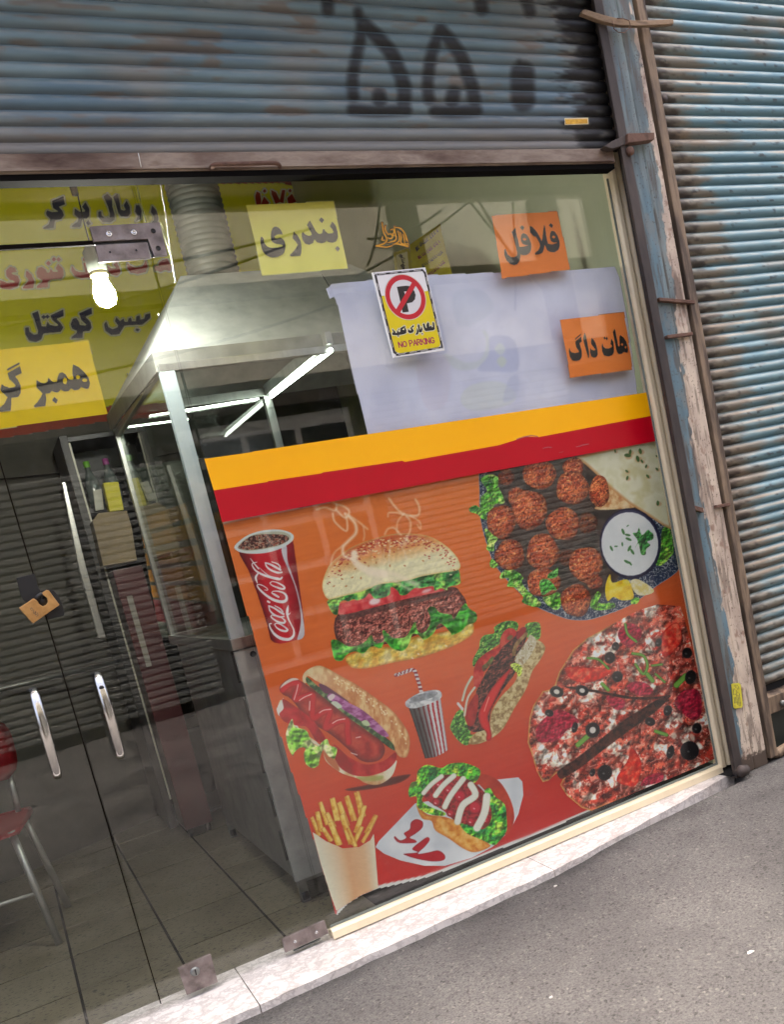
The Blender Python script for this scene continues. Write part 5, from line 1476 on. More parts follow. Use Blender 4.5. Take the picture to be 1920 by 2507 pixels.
def pizza():
    q = lambda p: T(1270, 1460, 3.36, p)
    c = art(q([(50, 50), (1620, 1790)]), 0.0020)
    OUT = q([(300, 725), (335, 620), (400, 520), (450, 440), (570, 340), (700, 270), (820, 200), (1000, 110), (1150, 65), (1335, 80), (1400, 300), (1450, 520), (1520, 820), (1580, 1100), (1618, 1335), (1400, 1436), (1000, 1596), (700, 1722), (600, 1765), (520, 1740), (400, 1640), (340, 1550), (375, 1490), (330, 1440), (250, 1515), (200, 1530), (150, 1440), (110, 1300), (75, 1200), (90, 1000), (120, 900), (200, 780), (260, 765)])

    def base(x, y, sd):
        n = fbm(x, y, 26, 41, 3); m = fbm(x, y * 1.2, 12, 43, 3); k = fbm(x, y, 7, 47, 3)
        b = lerp((138, 42, 32), (192, 84, 62), (n - 0.3) * 2.2)
        b = lerp(b, (200, 122, 104), np.clip((m - 0.54) * 7, 0, .75))
        ch = np.clip((fbm(x, y, 30, 51, 3) - 0.56) * 10, 0, .92)
        b = lerp(b, (226, 216, 196), ch * np.clip(0.6 + (k - 0.4) * 3, 0.3, 1))
        b = lerp(b, (70, 22, 18), np.clip((0.40 - k) * 7, 0, .75) * (1 - ch))
        b = lerp(b, (240, 196, 176), np.clip((fbm(x, y, 4, 53, 2) - 0.74) * 9, 0, .7))
        b = b * (1.12 + 0.42 * relief(x, y, 24, 61, 2)[:, None] + 0.16 * relief(x, y, 8, 63, 2)[:, None])
        cr = np.clip(1.25 + sd / 4.5, 0, 1) * np.clip((1540 - x) / 80, 0, 1) * np.clip(fbm(x, y, 18, 57, 2) * 2.2, 0.35, 1)
        return lerp(b, (222, 170, 88), cr * .95)
    c.poly(OUT, base, 1.6, False)
    r = np.random.RandomState(5)
    inside = sdpoly
    for k in range(150):                                             # ham shreds
        x, y = r.uniform(120, 1560), r.uniform(150, 1680)
        if sdpoly(np.array([1270 + x / 3.36]), np.array([1460 + y / 3.36]), np.array(OUT))[0] > -9: continue
        a = r.uniform(0, 3.14); l = r.uniform(25, 60)
        col = [(198, 112, 96), (180, 84, 70), (214, 142, 124), (156, 58, 46)][r.randint(4)]
        w0 = r.uniform(3.5, 6.5); P2 = q([(x, y), (x + l * .5 * math.cos(a) + r.uniform(-8, 8), y + l * .5 * math.sin(a)), (x + l * math.cos(a), y + l * math.sin(a))])
        c.stroke([(p[0] + 1, p[1] + 1.6) for p in P2], w0, (84, 26, 20), 2.5, op=.55)
        c.stroke(P2, w0, col, 1.6, op=.9)
        c.stroke([(p[0] - .8, p[1] - 1.1) for p in P2], w0 * .3, (240, 196, 180), 1.4, op=.7)
    for k in range(26):                                              # browned cheese bubbles
        x, y = r.uniform(120, 1560), r.uniform(150, 1680)
        if sdpoly(np.array([1270 + x / 3.36]), np.array([1460 + y / 3.36]), np.array(OUT))[0] > -9: continue
        c.ell(*q([(x, y)])[0], r.uniform(5, 10), r.uniform(3, 7), [(232, 226, 208), (226, 214, 190), (112, 34, 26)][r.randint(3)], r.uniform(0, 3), 4, .8)
    sal0 = mixn([(136, 16, 40), (168, 30, 56), (186, 52, 74)], 8, 6, 3, 1.0)
    sal = lambda x, y, sd: sal0(x, y, sd) * (1.05 + .26 * relief(x, y, 9, 71, 2)[:, None])
    for p in ([(150, 1080), (240, 980), (330, 930), (430, 970), (500, 1030), (400, 1100), (330, 1180), (240, 1200), (160, 1190)], [(820, 300), (900, 220), (1000, 260), (1010, 330), (930, 420), (850, 380)], [(890, 750), (960, 700), (1060, 720), (1110, 790), (1000, 820)], [(1290, 850), (1380, 770), (1490, 780), (1510, 950), (1440, 1020), (1320, 930)], [(720, 820), (800, 830), (880, 860), (850, 930), (780, 920)], [(1010, 1560), (1060, 1480), (1180, 1450), (1180, 1520)]):
        c.poly(q(p), sal, 2)
    tom = lambda x, y, sd: lerp(mixn([(190, 32, 26), (212, 58, 40), (226, 110, 80)], 10, 8)(x, y, sd), (166, 20, 20), np.clip(1 + sd / 4, 0, 1) * .8) * (1.1 + .12 * relief(x, y, 14, 73, 2)[:, None])
    for p in ([(385, 590), (480, 580), (600, 590), (770, 600), (700, 665), (560, 712), (430, 680)], [(1190, 300), (1300, 215), (1345, 300), (1325, 400), (1225, 495), (1180, 465)], [(930, 1250), (990, 1310), (1012, 1400), (965, 1555), (830, 1535), (815, 1480), (900, 1350)]):
        c.poly(q(p), tom, 2)
    dk = mixn([(30, 14, 10), (58, 26, 20), (84, 40, 30)], 8, 3, 3, 1.3)
    jit = lambda P, a: [(x + r.uniform(-a, a), y + r.uniform(-a, a)) for x, y in P]
    c.poly(jit(q([(318, 1438), (345, 1500), (420, 1468), (520, 1400), (640, 1312), (780, 1205), (930, 1092), (1050, 1010), (1160, 915), (1255, 818), (1130, 852), (1010, 925), (880, 1015), (740, 1125), (600, 1236), (460, 1345)]), 1.6), dk, 2.4)
    c.poly(jit(q([(380, 738), (460, 742), (560, 760), (640, 768), (700, 782), (830, 805), (950, 822), (1130, 828), (1255, 812), (1110, 848), (900, 840), (760, 822), (640, 796), (520, 778), (420, 762)]), 1.2), dk, 2.0)
    for pts, w_ in (([(880, 230), (900, 310), (970, 372)], 22), ([(570, 508), (660, 520), (742, 595)], 20), ([(940, 470), (1030, 490), (1062, 570), (1030, 640), (965, 560)], 24), ([(1060, 640), (1105, 695)], 36), ([(490, 1222), (560, 1160), (622, 1108)], 42), ([(1300, 732), (1375, 655)], 46), ([(1130, 640), (1205, 705)], 20), ([(690, 720), (740, 770)], 30), ([(1100, 570), (1180, 560)], 20), ([(1130, 1110), (1220, 1140)], 30)):
        c.stroke(q(pts), w_ / 3.36, lambda x, y, sd: lerp((120, 176, 70), (52, 112, 40), np.clip(1 + sd / 2.2, 0, 1)), 1.6)
    for (x, y, rx, ry, hole) in ((752, 505, 45, 50, 1), (800, 410, 30, 36, 0), (815, 660, 45, 46, 0), (315, 785, 58, 46, 2), (525, 775, 54, 44, 2), (612, 1100, 60, 64, 2), (465, 1080, 25, 45, 0), (1085, 1030, 44, 36, 1), (1230, 940, 35, 46, 0), (712, 1450, 60, 66, 1), (1410, 1270, 78, 80, 0), (1390, 465, 42, 46, 1), (1418, 665, 46, 60, 0), (1252, 1280, 30, 56, 1), (255, 960, 36, 30, 0), (1470, 1085, 40, 46, 0), (1155, 380, 26, 36, 0), (610, 1450, 24, 34, 0)):
        x, y = q([(x, y)])[0]
        c.ell(x, y, rx / 3.36, ry / 3.36, lambda x_, y_, sd: lerp((22, 20, 22), (52, 50, 52), np.clip(1 + sd / 3, 0, 1)), 0.3, 1.8)
        if hole == 2: c.ell(x, y, rx / 3.36 * .42, ry / 3.36 * .42, (222, 216, 204), 0.3, 2)
        else: c.ell(x - 3, y + 2, 3, 2, (150, 150, 150), 0.3, 3, .7)
    c.build('pizza_print', M_print, poster)['label'] = 'printed pizza cut in slices with olives and tomato'


cola(); burger(); plate(); hotdog(); sodacup(); sandwich(); fries(); hotdog2(); pizza()

# ================================================================== paper signs taped inside the glass
def paper(name, corners, col, label, letters, q, holes=(), Y=0.0078, ink=(38, 36, 34), fold=None, seed=0, curl=0.004):
    root = empty(name, U(*corners[3], Y), label, 'paper sign')
    cc = np.array(corners, float).mean(0)
    cv = Canvas(corners, 0.004, Y=Y)

    def pc(x, y, sd):
        b = np.asarray(col, float) + (fbm(x, y, 46, seed, 3) - 0.5)[:, None] * 16
        return b
    cv.poly(corners, pc, 1.0, False)
    P4 = [U(*p, Y) for p in corners]
    u0, v0 = P4[3][0], P4[3][2]
    wid, hei = P4[2][0] - P4[3][0], P4[0][2] - P4[3][2]

    def dsp(s, u):
        a = (s.P[u, 0] - u0) / wid; b = (s.P[u, 2] - v0) / hei
        d = curl * np.clip(1 - b * 2.2, 0, 1) ** 2 + curl * .6 * np.clip((a - .8) * 4, 0, 1) ** 2 + 0.0016 * fbm(s.P[u, 0] * 100, s.P[u, 2] * 100, 9, seed, 2)
        return np.stack([0 * d, np.abs(d) + 0.0006, 0 * d], 1)
    cv.build('sheet', M_paper, root, 1.0, disp=dsp)
    lc = Canvas(corners, 0.0013, Y=Y)
    for pts, sm in letters: lc.poly(q(pts), ink, 1.2, sm)
    for (x, y, rx, ry, rot) in holes:
        x, y = q([(x, y)])[0]
        s = q([(0, 0), (1, 0)]); k = s[1][0] - s[0][0]
        i = lc._sel(np.array([(x, y)]), 40)
        e = ((lc.x[i] - x) / (rx * k)) ** 2 + ((lc.y[i] - y) / (ry * k)) ** 2
        lc.a[i] = np.where(e < 1, 0, lc.a[i])
    lc.build('lettering', M_print, root)
    return root


q = lambda p: T(590, 480, 6.0, p)
paper('paper_sign', q([(62, 118), (1370, 62), (1590, 1068), (310, 1165)]), (226, 222, 96), 'pale yellow paper sign with one black word, taped left of the no parking sticker',
      [([(1340, 372), (1390, 430), (1418, 520), (1424, 610), (1400, 665), (1345, 685), (1290, 678), (1258, 655), (1235, 680), (1180, 693), (1120, 680), (1080, 635), (1058, 690), (1000, 716), (945, 700), (905, 645), (890, 560), (905, 522), (940, 560), (990, 585), (1035, 575), (1035, 545), (1000, 485), (968, 430), (1010, 355), (1060, 440), (1095, 510), (1130, 550), (1170, 558), (1197, 540), (1202, 495), (1217, 478), (1240, 520), (1280, 550), (1340, 548), (1360, 530), (1345, 490), (1308, 445)], False),
       ([(1180, 310), (1222, 352), (1190, 400), (1145, 350)], False), ([(1415, 733), (1455, 772), (1425, 818), (1383, 770)], False),
       ([(775, 518), (830, 575), (872, 650), (890, 740), (885, 840), (870, 880), (735, 884), (714, 868), (760, 825), (805, 770), (835, 715), (800, 665), (757, 620), (765, 570)], False),
       ([(515, 448), (570, 480), (600, 530), (608, 570), (575, 558), (520, 570), (490, 600), (520, 625), (580, 612), (620, 640), (648, 690), (650, 770), (625, 840), (560, 885), (480, 903), (400, 885), (340, 840), (300, 760), (283, 660), (290, 605), (310, 600), (330, 630), (340, 680), (380, 735), (450, 760), (540, 755), (600, 740), (615, 725), (580, 712), (500, 695), (455, 665), (438, 600), (445, 520), (470, 465)], True)], q, seed=1)
q = lambda p: T(1190, 500, 7.636, p)
paper('paper_sign', q([(105, 200), (1345, 115), (1600, 1215), (310, 1390)]), (246, 140, 68), 'orange paper sign with one black word, the higher of the two orange ones',
      [([(555, 435), (575, 560), (610, 700), (640, 850), (650, 960), (635, 1060), (590, 1120), (530, 1135), (460, 1120), (390, 1050), (350, 950), (345, 860), (370, 830), (385, 880), (410, 940), (460, 985), (530, 990), (585, 965), (590, 900), (560, 780), (520, 620), (485, 520)], False),
       ([(700, 540), (760, 560), (815, 640), (850, 740), (852, 830), (830, 900), (770, 945), (690, 950), (640, 935), (625, 800), (700, 795), (770, 778), (800, 758), (740, 760), (690, 740), (660, 690), (655, 620), (670, 565)], False),
       ([(680, 390), (722, 435), (690, 490), (640, 435)], False),
       ([(825, 405), (870, 420), (955, 515), (1005, 600), (1045, 690), (1060, 640), (1075, 480), (1090, 385), (1110, 420), (1130, 570), (1165, 740), (1240, 752), (1320, 728), (1340, 710), (1270, 715), (1220, 690), (1198, 620), (1205, 540), (1235, 495), (1290, 510), (1345, 590), (1380, 690), (1385, 780), (1360, 850), (1290, 895), (1210, 895), (1150, 860), (1115, 780), (1100, 760), (1090, 830), (1065, 905), (1000, 935), (925, 942), (920, 915), (985, 855), (1015, 790), (1010, 730), (960, 640), (930, 600), (905, 605), (830, 525)], False),
       ([(1215, 350), (1260, 395), (1238, 448), (1180, 395)], False)], q, [(725, 655, 34, 20, 0), (1270, 612, 30, 20, 0)], ink=(60, 56, 50), seed=2)
q = lambda p: T(1360, 750, 8.0, p)
paper('paper_sign', q([(92, 250), (1365, 98), (1540, 1235), (305, 1410)]), (246, 138, 62), 'orange paper sign with two black words, the lower of the two orange ones',
      [([(510, 590), (522, 690), (480, 720), (500, 790), (525, 880), (525, 980), (490, 1050), (420, 1070), (340, 1060), (290, 990), (268, 890), (278, 800), (295, 870), (330, 905), (400, 915), (455, 900), (470, 880), (440, 840), (410, 790), (395, 690)], False),
       ([(505, 535), (512, 555), (392, 660), (388, 635)], False),
       ([(583, 510), (610, 600), (640, 760), (665, 880), (668, 960), (660, 1030), (620, 900), (580, 770), (548, 640), (560, 570)], False),
       ([(715, 615), (760, 660), (800, 730), (830, 850), (838, 940), (815, 990), (760, 1008), (710, 980), (685, 900), (685, 800), (710, 850), (760, 865), (790, 850), (750, 790), (710, 740), (703, 680)], False),
       ([(1098, 630), (1140, 690), (1155, 790), (1155, 900), (1120, 960), (1040, 980), (960, 960), (925, 890), (912, 790), (925, 715), (945, 790), (985, 822), (1050, 825), (1110, 800), (1115, 770), (1085, 740)], False),
       ([(968, 590), (992, 620), (970, 652), (946, 620)], False), ([(1012, 590), (1037, 630), (1012, 670), (990, 632)], False),
       ([(1168, 435), (1195, 540), (1220, 680), (1240, 790), (1265, 770), (1262, 690), (1260, 600), (1275, 560), (1340, 610), (1395, 690), (1425, 800), (1432, 880), (1410, 912), (1345, 890), (1310, 930), (1250, 935), (1210, 890), (1185, 780), (1155, 620), (1132, 500)], False)], q, [(1312, 745, 22, 24, 0), (1382, 800, 16, 26, 0)], ink=(52, 48, 44), seed=3)
q = lambda p: T(0, 820, 6.0, p)
paper('paper_sign', q([(-320, 245), (1300, 65), (1588, 1165), (-320, 1430)]), (228, 196, 8), 'bright yellow paper sign with two black words on the glass door, at the left edge',
      [([(1068, 432), (1150, 470), (1240, 550), (1300, 630), (1320, 710), (1300, 785), (1250, 790), (1190, 765), (1150, 805), (1080, 812), (1040, 785), (1000, 828), (930, 828), (890, 800), (850, 845), (790, 840), (755, 820), (730, 855), (665, 862), (675, 940), (660, 1045), (510, 1065), (488, 1045), (540, 990), (590, 920), (620, 860), (570, 810), (530, 770), (530, 660), (590, 700), (650, 710), (690, 690), (705, 620), (735, 660), (780, 690), (830, 690), (840, 620), (865, 560), (910, 548), (960, 580), (1000, 650), (1060, 660), (1075, 640), (1060, 570), (1058, 500)], False),
       ([(795, 910), (845, 955), (820, 1010), (760, 960)], False),
       ([(290, 455), (318, 560), (215, 610), (260, 660), (300, 750), (300, 850), (265, 910), (160, 925), (160, 1030), (150, 1110), (0, 1130), (-60, 1110), (60, 1010), (105, 915), (60, 870), (10, 830), (0, 800), (20, 720), (60, 750), (130, 775), (200, 765), (225, 745), (190, 700), (130, 650), (105, 560)], False),
       ([(280, 400), (290, 425), (100, 530), (95, 500)], False)], q, [(950, 675, 28, 48, 0), (1140, 620, 30, 28, 0), (1240, 665, 36, 24, 0)], seed=4, curl=0.002)

# ================================================================== no parking sign, on the outside of the glass
npk = empty('no_parking_sign', U(1000, 770, -0.008), 'no parking sign with red crossed circle and yellow lower half', 'sign')
q = lambda p: T(900, 640, 8.4, p)
C4 = q([(90, 228), (1190, 122), (1592, 1830), (530, 1982)])
extrude('board', [U(*p, -0.0105) for p in C4], (0, 0.004, 0), mat_noise('white_sign_board', [(228, 226, 224), (234, 233, 231)], 4, 0.4), npk, 0.0004)
FO = q([(152, 330), (165, 280), (210, 250), (1080, 160), (1140, 165), (1190, 220), (1215, 290), (1540, 1690), (1535, 1760), (1480, 1795), (660, 1935), (590, 1920), (540, 1880), (510, 1800)])
FI = q([(198, 340), (210, 305), (240, 288), (1085, 203), (1130, 212), (1160, 250), (1180, 320), (1500, 1680), (1495, 1735), (1455, 1762), (670, 1890), (610, 1875), (575, 1845), (555, 1790)])
cv = Canvas(C4, 0.0009, Y=-0.0108)
cv.poly(FO, (40, 36, 36), 1.0); cv.poly(FI, (228, 226, 224), 1.0)
for i in (cv._sel(np.array(FI), 3),):
    sd = sdpoly(cv.x[i], cv.y[i], smoothpoly(FI)); cv.a[i] = np.where(sd < -0.3, 0, cv.a[i])
for a, b in (((230, 262), (370, 248)), ((470, 240), (615, 225)), ((710, 212), (855, 197)), ((960, 190), (1100, 177)), ((205, 460), (235, 580)), ((258, 730), (300, 880)), ((330, 1030), (375, 1180)), ((405, 1330), (445, 1470)), ((480, 1620), (520, 1760)),
             ((640, 1912), (770, 1893)), ((870, 1875), (1010, 1855)), ((1100, 1842), (1240, 1818)), ((1340, 1800), (1470, 1785)), ((1210, 330), (1240, 470)), ((1275, 620), (1310, 760)), ((1335, 880), (1370, 1030)), ((1405, 1180), (1440, 1320)), ((1470, 1460), (1510, 1620))):
    cv.stroke(q([a, b]), 1.9, (206, 200, 196), 0.9, al=False)
cv.build('border', M_print, npk)
cv = Canvas(C4, 0.0009, Y=-0.0107)
cv.poly(q([(285, 712), (1248, 604), (1500, 1680), (1495, 1735), (1455, 1762), (670, 1890), (610, 1875), (575, 1845), (555, 1790)]), (236, 212, 20), 1.0, False)
cv.build('yellow_field', M_print, npk)
cW = U(*q([(785, 735)])[0], -0.0108)
rO = (U(*q([(735, 270)])[0], -0.0108)[2] - U(*q([(850, 1197)])[0], -0.0108)[2]) / 2 * 0.995
cv = Canvas(C4, 0.0009, Y=-0.0110)
th = np.linspace(0, 2 * math.pi, 60, endpoint=False)
circ = lambda r: np.stack(proj(np.array([cW + r * np.array([math.cos(t), 0, math.sin(t)]) for t in th])), 1)
cv.poly(circ(rO * 1.035), (232, 220, 200), 0.9, False); cv.poly(circ(rO), (206, 38, 48), 0.9, False); cv.poly(circ(rO * 0.78), (228, 226, 224), 0.9, False)
cv.poly(q([(605, 522), (790, 500), (850, 505), (910, 540), (965, 610), (990, 690), (975, 780), (920, 840), (850, 855), (812, 860), (850, 1035), (725, 1050)]), (48, 42, 36), 1.0, False)
cv.poly(q([(752, 618), (800, 615), (830, 660), (845, 725), (800, 745), (778, 700)]), (228, 226, 224), 1.0, False)
cv.poly(q([(920, 425), (1000, 487), (670, 1056), (585, 990)]), (206, 38, 48), 1.0, False)
cv.build('prohibition_ring', M_print, npk)
cv = Canvas(C4, 0.0007, Y=-0.0112)
FA = ([(1345, 1255), (1365, 1258), (1382, 1390), (1350, 1412), (1200, 1428), (1178, 1405), (1143, 1290), (1165, 1280), (1198, 1375), (1225, 1368), (1218, 1310), (1240, 1258), (1262, 1265), (1268, 1352), (1310, 1328), (1320, 1362), (1352, 1352)],
      [(1045, 1298), (1062, 1305), (1078, 1400), (1096, 1410), (1108, 1348), (1127, 1400), (1112, 1452), (1070, 1455), (1038, 1330)], [(1022, 1375), (1052, 1440), (1032, 1498), (998, 1503), (1020, 1450)], [(1120, 1478), (1140, 1484), (1128, 1500)],
      [(947, 1312), (947, 1345), (905, 1362), (947, 1420), (932, 1457), (870, 1472), (838, 1445), (838, 1398), (865, 1425), (910, 1422), (888, 1368)],
      [(765, 1352), (798, 1420), (792, 1472), (740, 1492), (620, 1514), (520, 1508), (512, 1470), (545, 1463), (513, 1395), (562, 1440), (577, 1480), (610, 1470), (618, 1418), (642, 1463), (680, 1448), (678, 1380), (742, 1338), (748, 1370), (702, 1402), (760, 1422)],
      [(758, 1325), (775, 1345), (758, 1358)], [(640, 1385), (652, 1400), (638, 1412)], [(620, 1530), (645, 1526), (638, 1545)])
for p in FA: cv.stroke(q(p), 5.0, (240, 234, 190), 1.0, False, close=True)
for p in FA: cv.poly(q(p), (34, 30, 30), 0.8, False)
for p in FA: cv.stroke(q(p), 1.2, (34, 30, 30), 0.7, False, close=True)
cv.build('persian_lettering', M_print, npk, thr=0.45)
GL = {'N': [[(0, 0), (0, 1), (.62, 0), (.62, 1)]], 'O': [[(.36, 0), (.1, .14), (0, .5), (.1, .86), (.36, 1), (.62, .86), (.72, .5), (.62, .14), (.36, 0)]], 'P': [[(0, 0), (0, 1), (.38, 1), (.56, .88), (.56, .62), (.38, .5), (0, .5)]],
      'A': [[(0, 0), (.33, 1), (.66, 0)], [(.12, .34), (.54, .34)]], 'R': [[(0, 0), (0, 1), (.4, 1), (.58, .88), (.58, .64), (.4, .52), (0, .52)], [(.34, .52), (.62, 0)]], 'K': [[(0, 0), (0, 1)], [(.58, 1), (0, .42)], [(.2, .6), (.62, 0)]],
      'I': [[(0, 0), (0, 1)]], 'G': [[(.66, .8), (.5, .98), (.3, 1), (.08, .82), (0, .5), (.08, .16), (.3, 0), (.52, .04), (.68, .2), (.68, .46), (.4, .46)]]}
wid = {'N': .82, 'O': .92, 'P': .76, 'A': .78, 'R': .8, 'K': .8, 'I': .2, 'G': .8, ' ': .38}
txt = 'NO PARKING'
tw = sum(wid[ch] for ch in txt)
cv = Canvas(C4, 0.0007, Y=-0.0112)
o_, ux, uy = np.array((655, 1772.)), np.array((1395 - 655, 1672 - 1772.)) / tw, np.array((-22, -112.))
pen = 0.0
for ch in txt:
    for ln in GL.get(ch, ()):
        cv.stroke(q([tuple(o_ + ux * (pen + a * 0.98) + uy * b) for a, b in ln]), 2.5, (176, 44, 84), 0.8, False)
    pen += wid[ch]
cv.build('english_lettering', M_print, npk, thr=0.45)

# ================================================================== gold calligraphy decal
cal = empty('calligraphy_decal', U(960, 600, -0.006), 'gold calligraphy decal with dark outline on the glass, above the no parking sign', 'decal')
q = lambda p: T(900, 520, 7.0, p)
STR = ([(250, 175), (262, 260), (280, 350), (320, 420), (330, 480), (290, 530), (210, 560), (150, 575), (240, 585), (330, 595), (420, 570)], [(310, 225), (300, 270), (320, 330), (350, 370)], [(395, 300), (440, 290), (455, 340), (430, 380), (470, 400)],
       [(460, 235), (470, 320), (490, 410), (480, 480), (420, 500), (350, 520)], [(480, 260), (560, 270), (620, 330), (660, 410), (690, 500)], [(520, 320), (545, 410), (540, 490), (470, 540)], [(560, 340), (580, 430), (575, 520), (640, 545), (700, 530)],
       [(610, 370), (630, 450), (640, 530)], [(350, 380), (400, 370), (430, 420), (390, 450), (350, 430)], [(260, 420), (250, 470), (300, 480)], [(440, 545), (520, 540), (600, 560), (660, 570), (708, 555)], [(660, 580), (700, 590)], [(655, 420), (665, 480)])
cv = Canvas(q([(130, 160), (730, 620)]), 0.0008, Y=-0.0062)
for p in STR: cv.stroke(q(p), 5.6, (74, 44, 10), 0.9)
for p in STR: cv.stroke(q(p), [2.2] + [3.2] * (len(p) - 2) + [2.0], (236, 170, 40), 0.9)
cv.build('script', M_print, cal, thr=0.45)

# ================================================================== white cloth banner behind the glass
ban = empty('cloth_banner', U(1200, 670, 0.06), 'pale lavender cloth banner hung behind the window above the yellow band', 'banner')
BOUT = [(806, 699), (812, 694), (900, 684), (1060, 671), (1230, 665), (1400, 659), (1507, 651), (1518, 676), (1540, 790), (1566, 985), (1580, 1080), (1250, 1130), (940, 1170), (905, 1065), (872, 930), (850, 840), (826, 745)]
cv = Canvas(BOUT, 0.004, Y=0.045)
cv.poly(BOUT, mixn([(208, 211, 232), (220, 222, 240), (226, 228, 244)], 90, 3), 1.0, False)
q = lambda p: T(780, 440, 2.0, p)
for p, colr, op in (([(620, 860), (650, 850), (720, 890), (790, 880), (820, 800), (800, 740), (830, 760), (830, 860), (780, 920), (690, 925)], (206, 214, 216), .6), ([(840, 770), (960, 780), (980, 930), (850, 940), (780, 930), (830, 860)], (184, 190, 220), .6),
                    ([(705, 1060), (760, 1000), (880, 990), (960, 1040), (950, 1090), (850, 1125), (740, 1120)], (214, 220, 216), .6), ([(860, 830), (890, 800), (915, 830), (890, 860)], (212, 220, 218), .7), ([(870, 890), (895, 865), (920, 890), (895, 920)], (206, 214, 208), .9),
                    ([(480, 880), (640, 860), (640, 1080), (520, 1120)], (214, 206, 222), .4), ([(930, 980), (980, 960), (970, 1060), (900, 1090)], (190, 196, 222), .5), ([(660, 560), (800, 540), (860, 640), (700, 720)], (196, 204, 222), .4)):
    cv.poly(q(p), colr, 6, op=op, al=False)
cv.build('cloth', M_paper, ban, 1.0, disp=lambda s, u: np.stack([0 * s.u[u], 0.016 * np.sin((s.P[u, 0] - 1.1) * 18 + 1.2 * np.sin(s.P[u, 2] * 3)) * np.clip(1.2 - (s.P[u, 0] - 1.15) * .9, .12, 1) * np.clip((2.06 - s.P[u, 2]) * 4, 0, 1) + 0.006 * fbm(s.P[u, 0] * 100, s.P[u, 2] * 100, 14, 3), 0 * s.u[u]], 1))
extrude('corner_tab', [U(*p, 0.04) for p in ((799, 706), (812, 701), (818, 726), (808, 731))], (0, 0.002, 0), mat_noise('tab_cloth', [(196, 198, 222), (208, 210, 230)], 9, 0.8), ban)
tag(tube('banner_string', [U(806, 700, 0.045), U(796, 684, 0.04), U(788, 672, 0.03)], 0.0014, M_black, None, 6), 'thin dark string holding the left corner of the cloth banner', 'string')

# ---- small printed menus hanging inside, left of the orange sign
q = lambda p: T(900, 520, 7.0, p)
for nm, co, lines, lab in (('menu_sheet', [(745, 525), (1290, 150), (1470, 1130), (800, 1130)],
                            (([(870, 610), (950, 520), (1060, 440), (1230, 280)], (40, 44, 34), 6), ([(910, 750), (1000, 690), (1130, 580), (1260, 470)], (130, 50, 40), 5), ([(980, 890), (1140, 780), (1300, 660)], (40, 44, 34), 4.5), ([(1080, 1050), (1180, 970), (1330, 830)], (130, 50, 40), 5)), 'olive yellow menu sheet hanging inside, behind the no parking sign'),
                           ('menu_sheet', [(480, 690), (735, 610), (800, 1130), (540, 1130)], (([(570, 740), (600, 710), (610, 780), (640, 850), (650, 760)], (70, 64, 50), 3), ([(610, 900), (650, 880), (640, 940)], (70, 64, 50), 4)), 'small pale menu sheet hanging inside, left of the olive yellow one')):
    ms = empty(nm, U(*q([co[3]])[0], 0.30), lab, 'menu')
    cv = Canvas(q(co), 0.003, Y=0.30)
    cv.poly(q(co), mixn([(168, 160, 24), (190, 182, 50)], 30, 3) if len(lines) > 2 else mixn([(196, 190, 140), (206, 200, 158)], 30, 4), 1, False)
    if len(lines) == 2: cv.stroke(q(co), 8, (168, 158, 40), 1, False, close=True)
    cv.build('sheet', M_paper, ms, disp=lambda s, u: np.stack([0 * s.u[u], 0.02 * np.sin((s.P[u, 0] - s.P[u, 2]) * 9), 0 * s.u[u]], 1))
    lc = Canvas(q(co), 0.0013, Y=0.298)
    for pts, cl, wd in lines:
        for t in np.linspace(0, 1, 15):
            Lp = smoothline(np.array(q(pts)), 6); k = int(t * (len(Lp) - 1)); x, y = Lp[k]
            lc.stroke([(x - 1.5, y - wd * .8), (x + 1.2, y + wd * RNG.uniform(.1, .7)), (x + 3, y + wd * RNG.uniform(-.3, .4))], 1.6, cl, 1)
    lc.build('lettering', M_print, ms, disp=lambda s, u: np.stack([0 * s.u[u], 0.02 * np.sin((s.P[u, 0] - s.P[u, 2]) * 9), 0 * s.u[u]], 1))

# ================================================================== inside the shop
DW = np.array([math.cos(math.radians(22.2)), math.sin(math.radians(22.2)), 0.0])
NW = np.array([math.sin(math.radians(22.2)), -math.cos(math.radians(22.2)), 0.0])
O_W = np.array([BW0[0], BW0[1], 0.0])


def wplane(off): return (O_W + NW * off, DW, np.array([0, 0, 1.0]))


sgn = empty('menu_board', (0.6, 2.8, 2.2), 'long yellow menu board with red border on the back wall', 'sign')
SO = [(-60, 425), (752, 425), (757, 470), (832, 930), (560, 978), (260, 1032), (-60, 1085)]
SI = [(-60, 455), (560, 449), (690, 447), (725, 456), (742, 490), (800, 880), (790, 900), (300, 990), (-60, 1050)]
cv = Canvas(SO, 0.008, plane=wplane(0.05)); cv.poly(SO, mixn([(150, 56, 36), (166, 66, 44)], 40, 3), 1, False); cv.build('red_border', M_print, sgn)
cv = Canvas(SI, 0.008, plane=wplane(0.054)); cv.poly(SI, mixn([(226, 220, 24), (236, 230, 44)], 120, 5), 1, False); cv.build('yellow_face', M_print, sgn)
extrude('backing', [O_W + NW * 0.046 + DW * a + np.array([0, 0, z]) for a, z in ((1.0, 1.95), (4.6, 1.95), (4.6, 3.6), (1.0, 3.6))], -NW * 0.04, M_greywall, sgn)
q7 = lambda p: T(80, 460, 4.667, p)
q8 = lambda p: T(0, 600, 3.818, p)
q28 = lambda p: T(400, 400, 2.8, p)
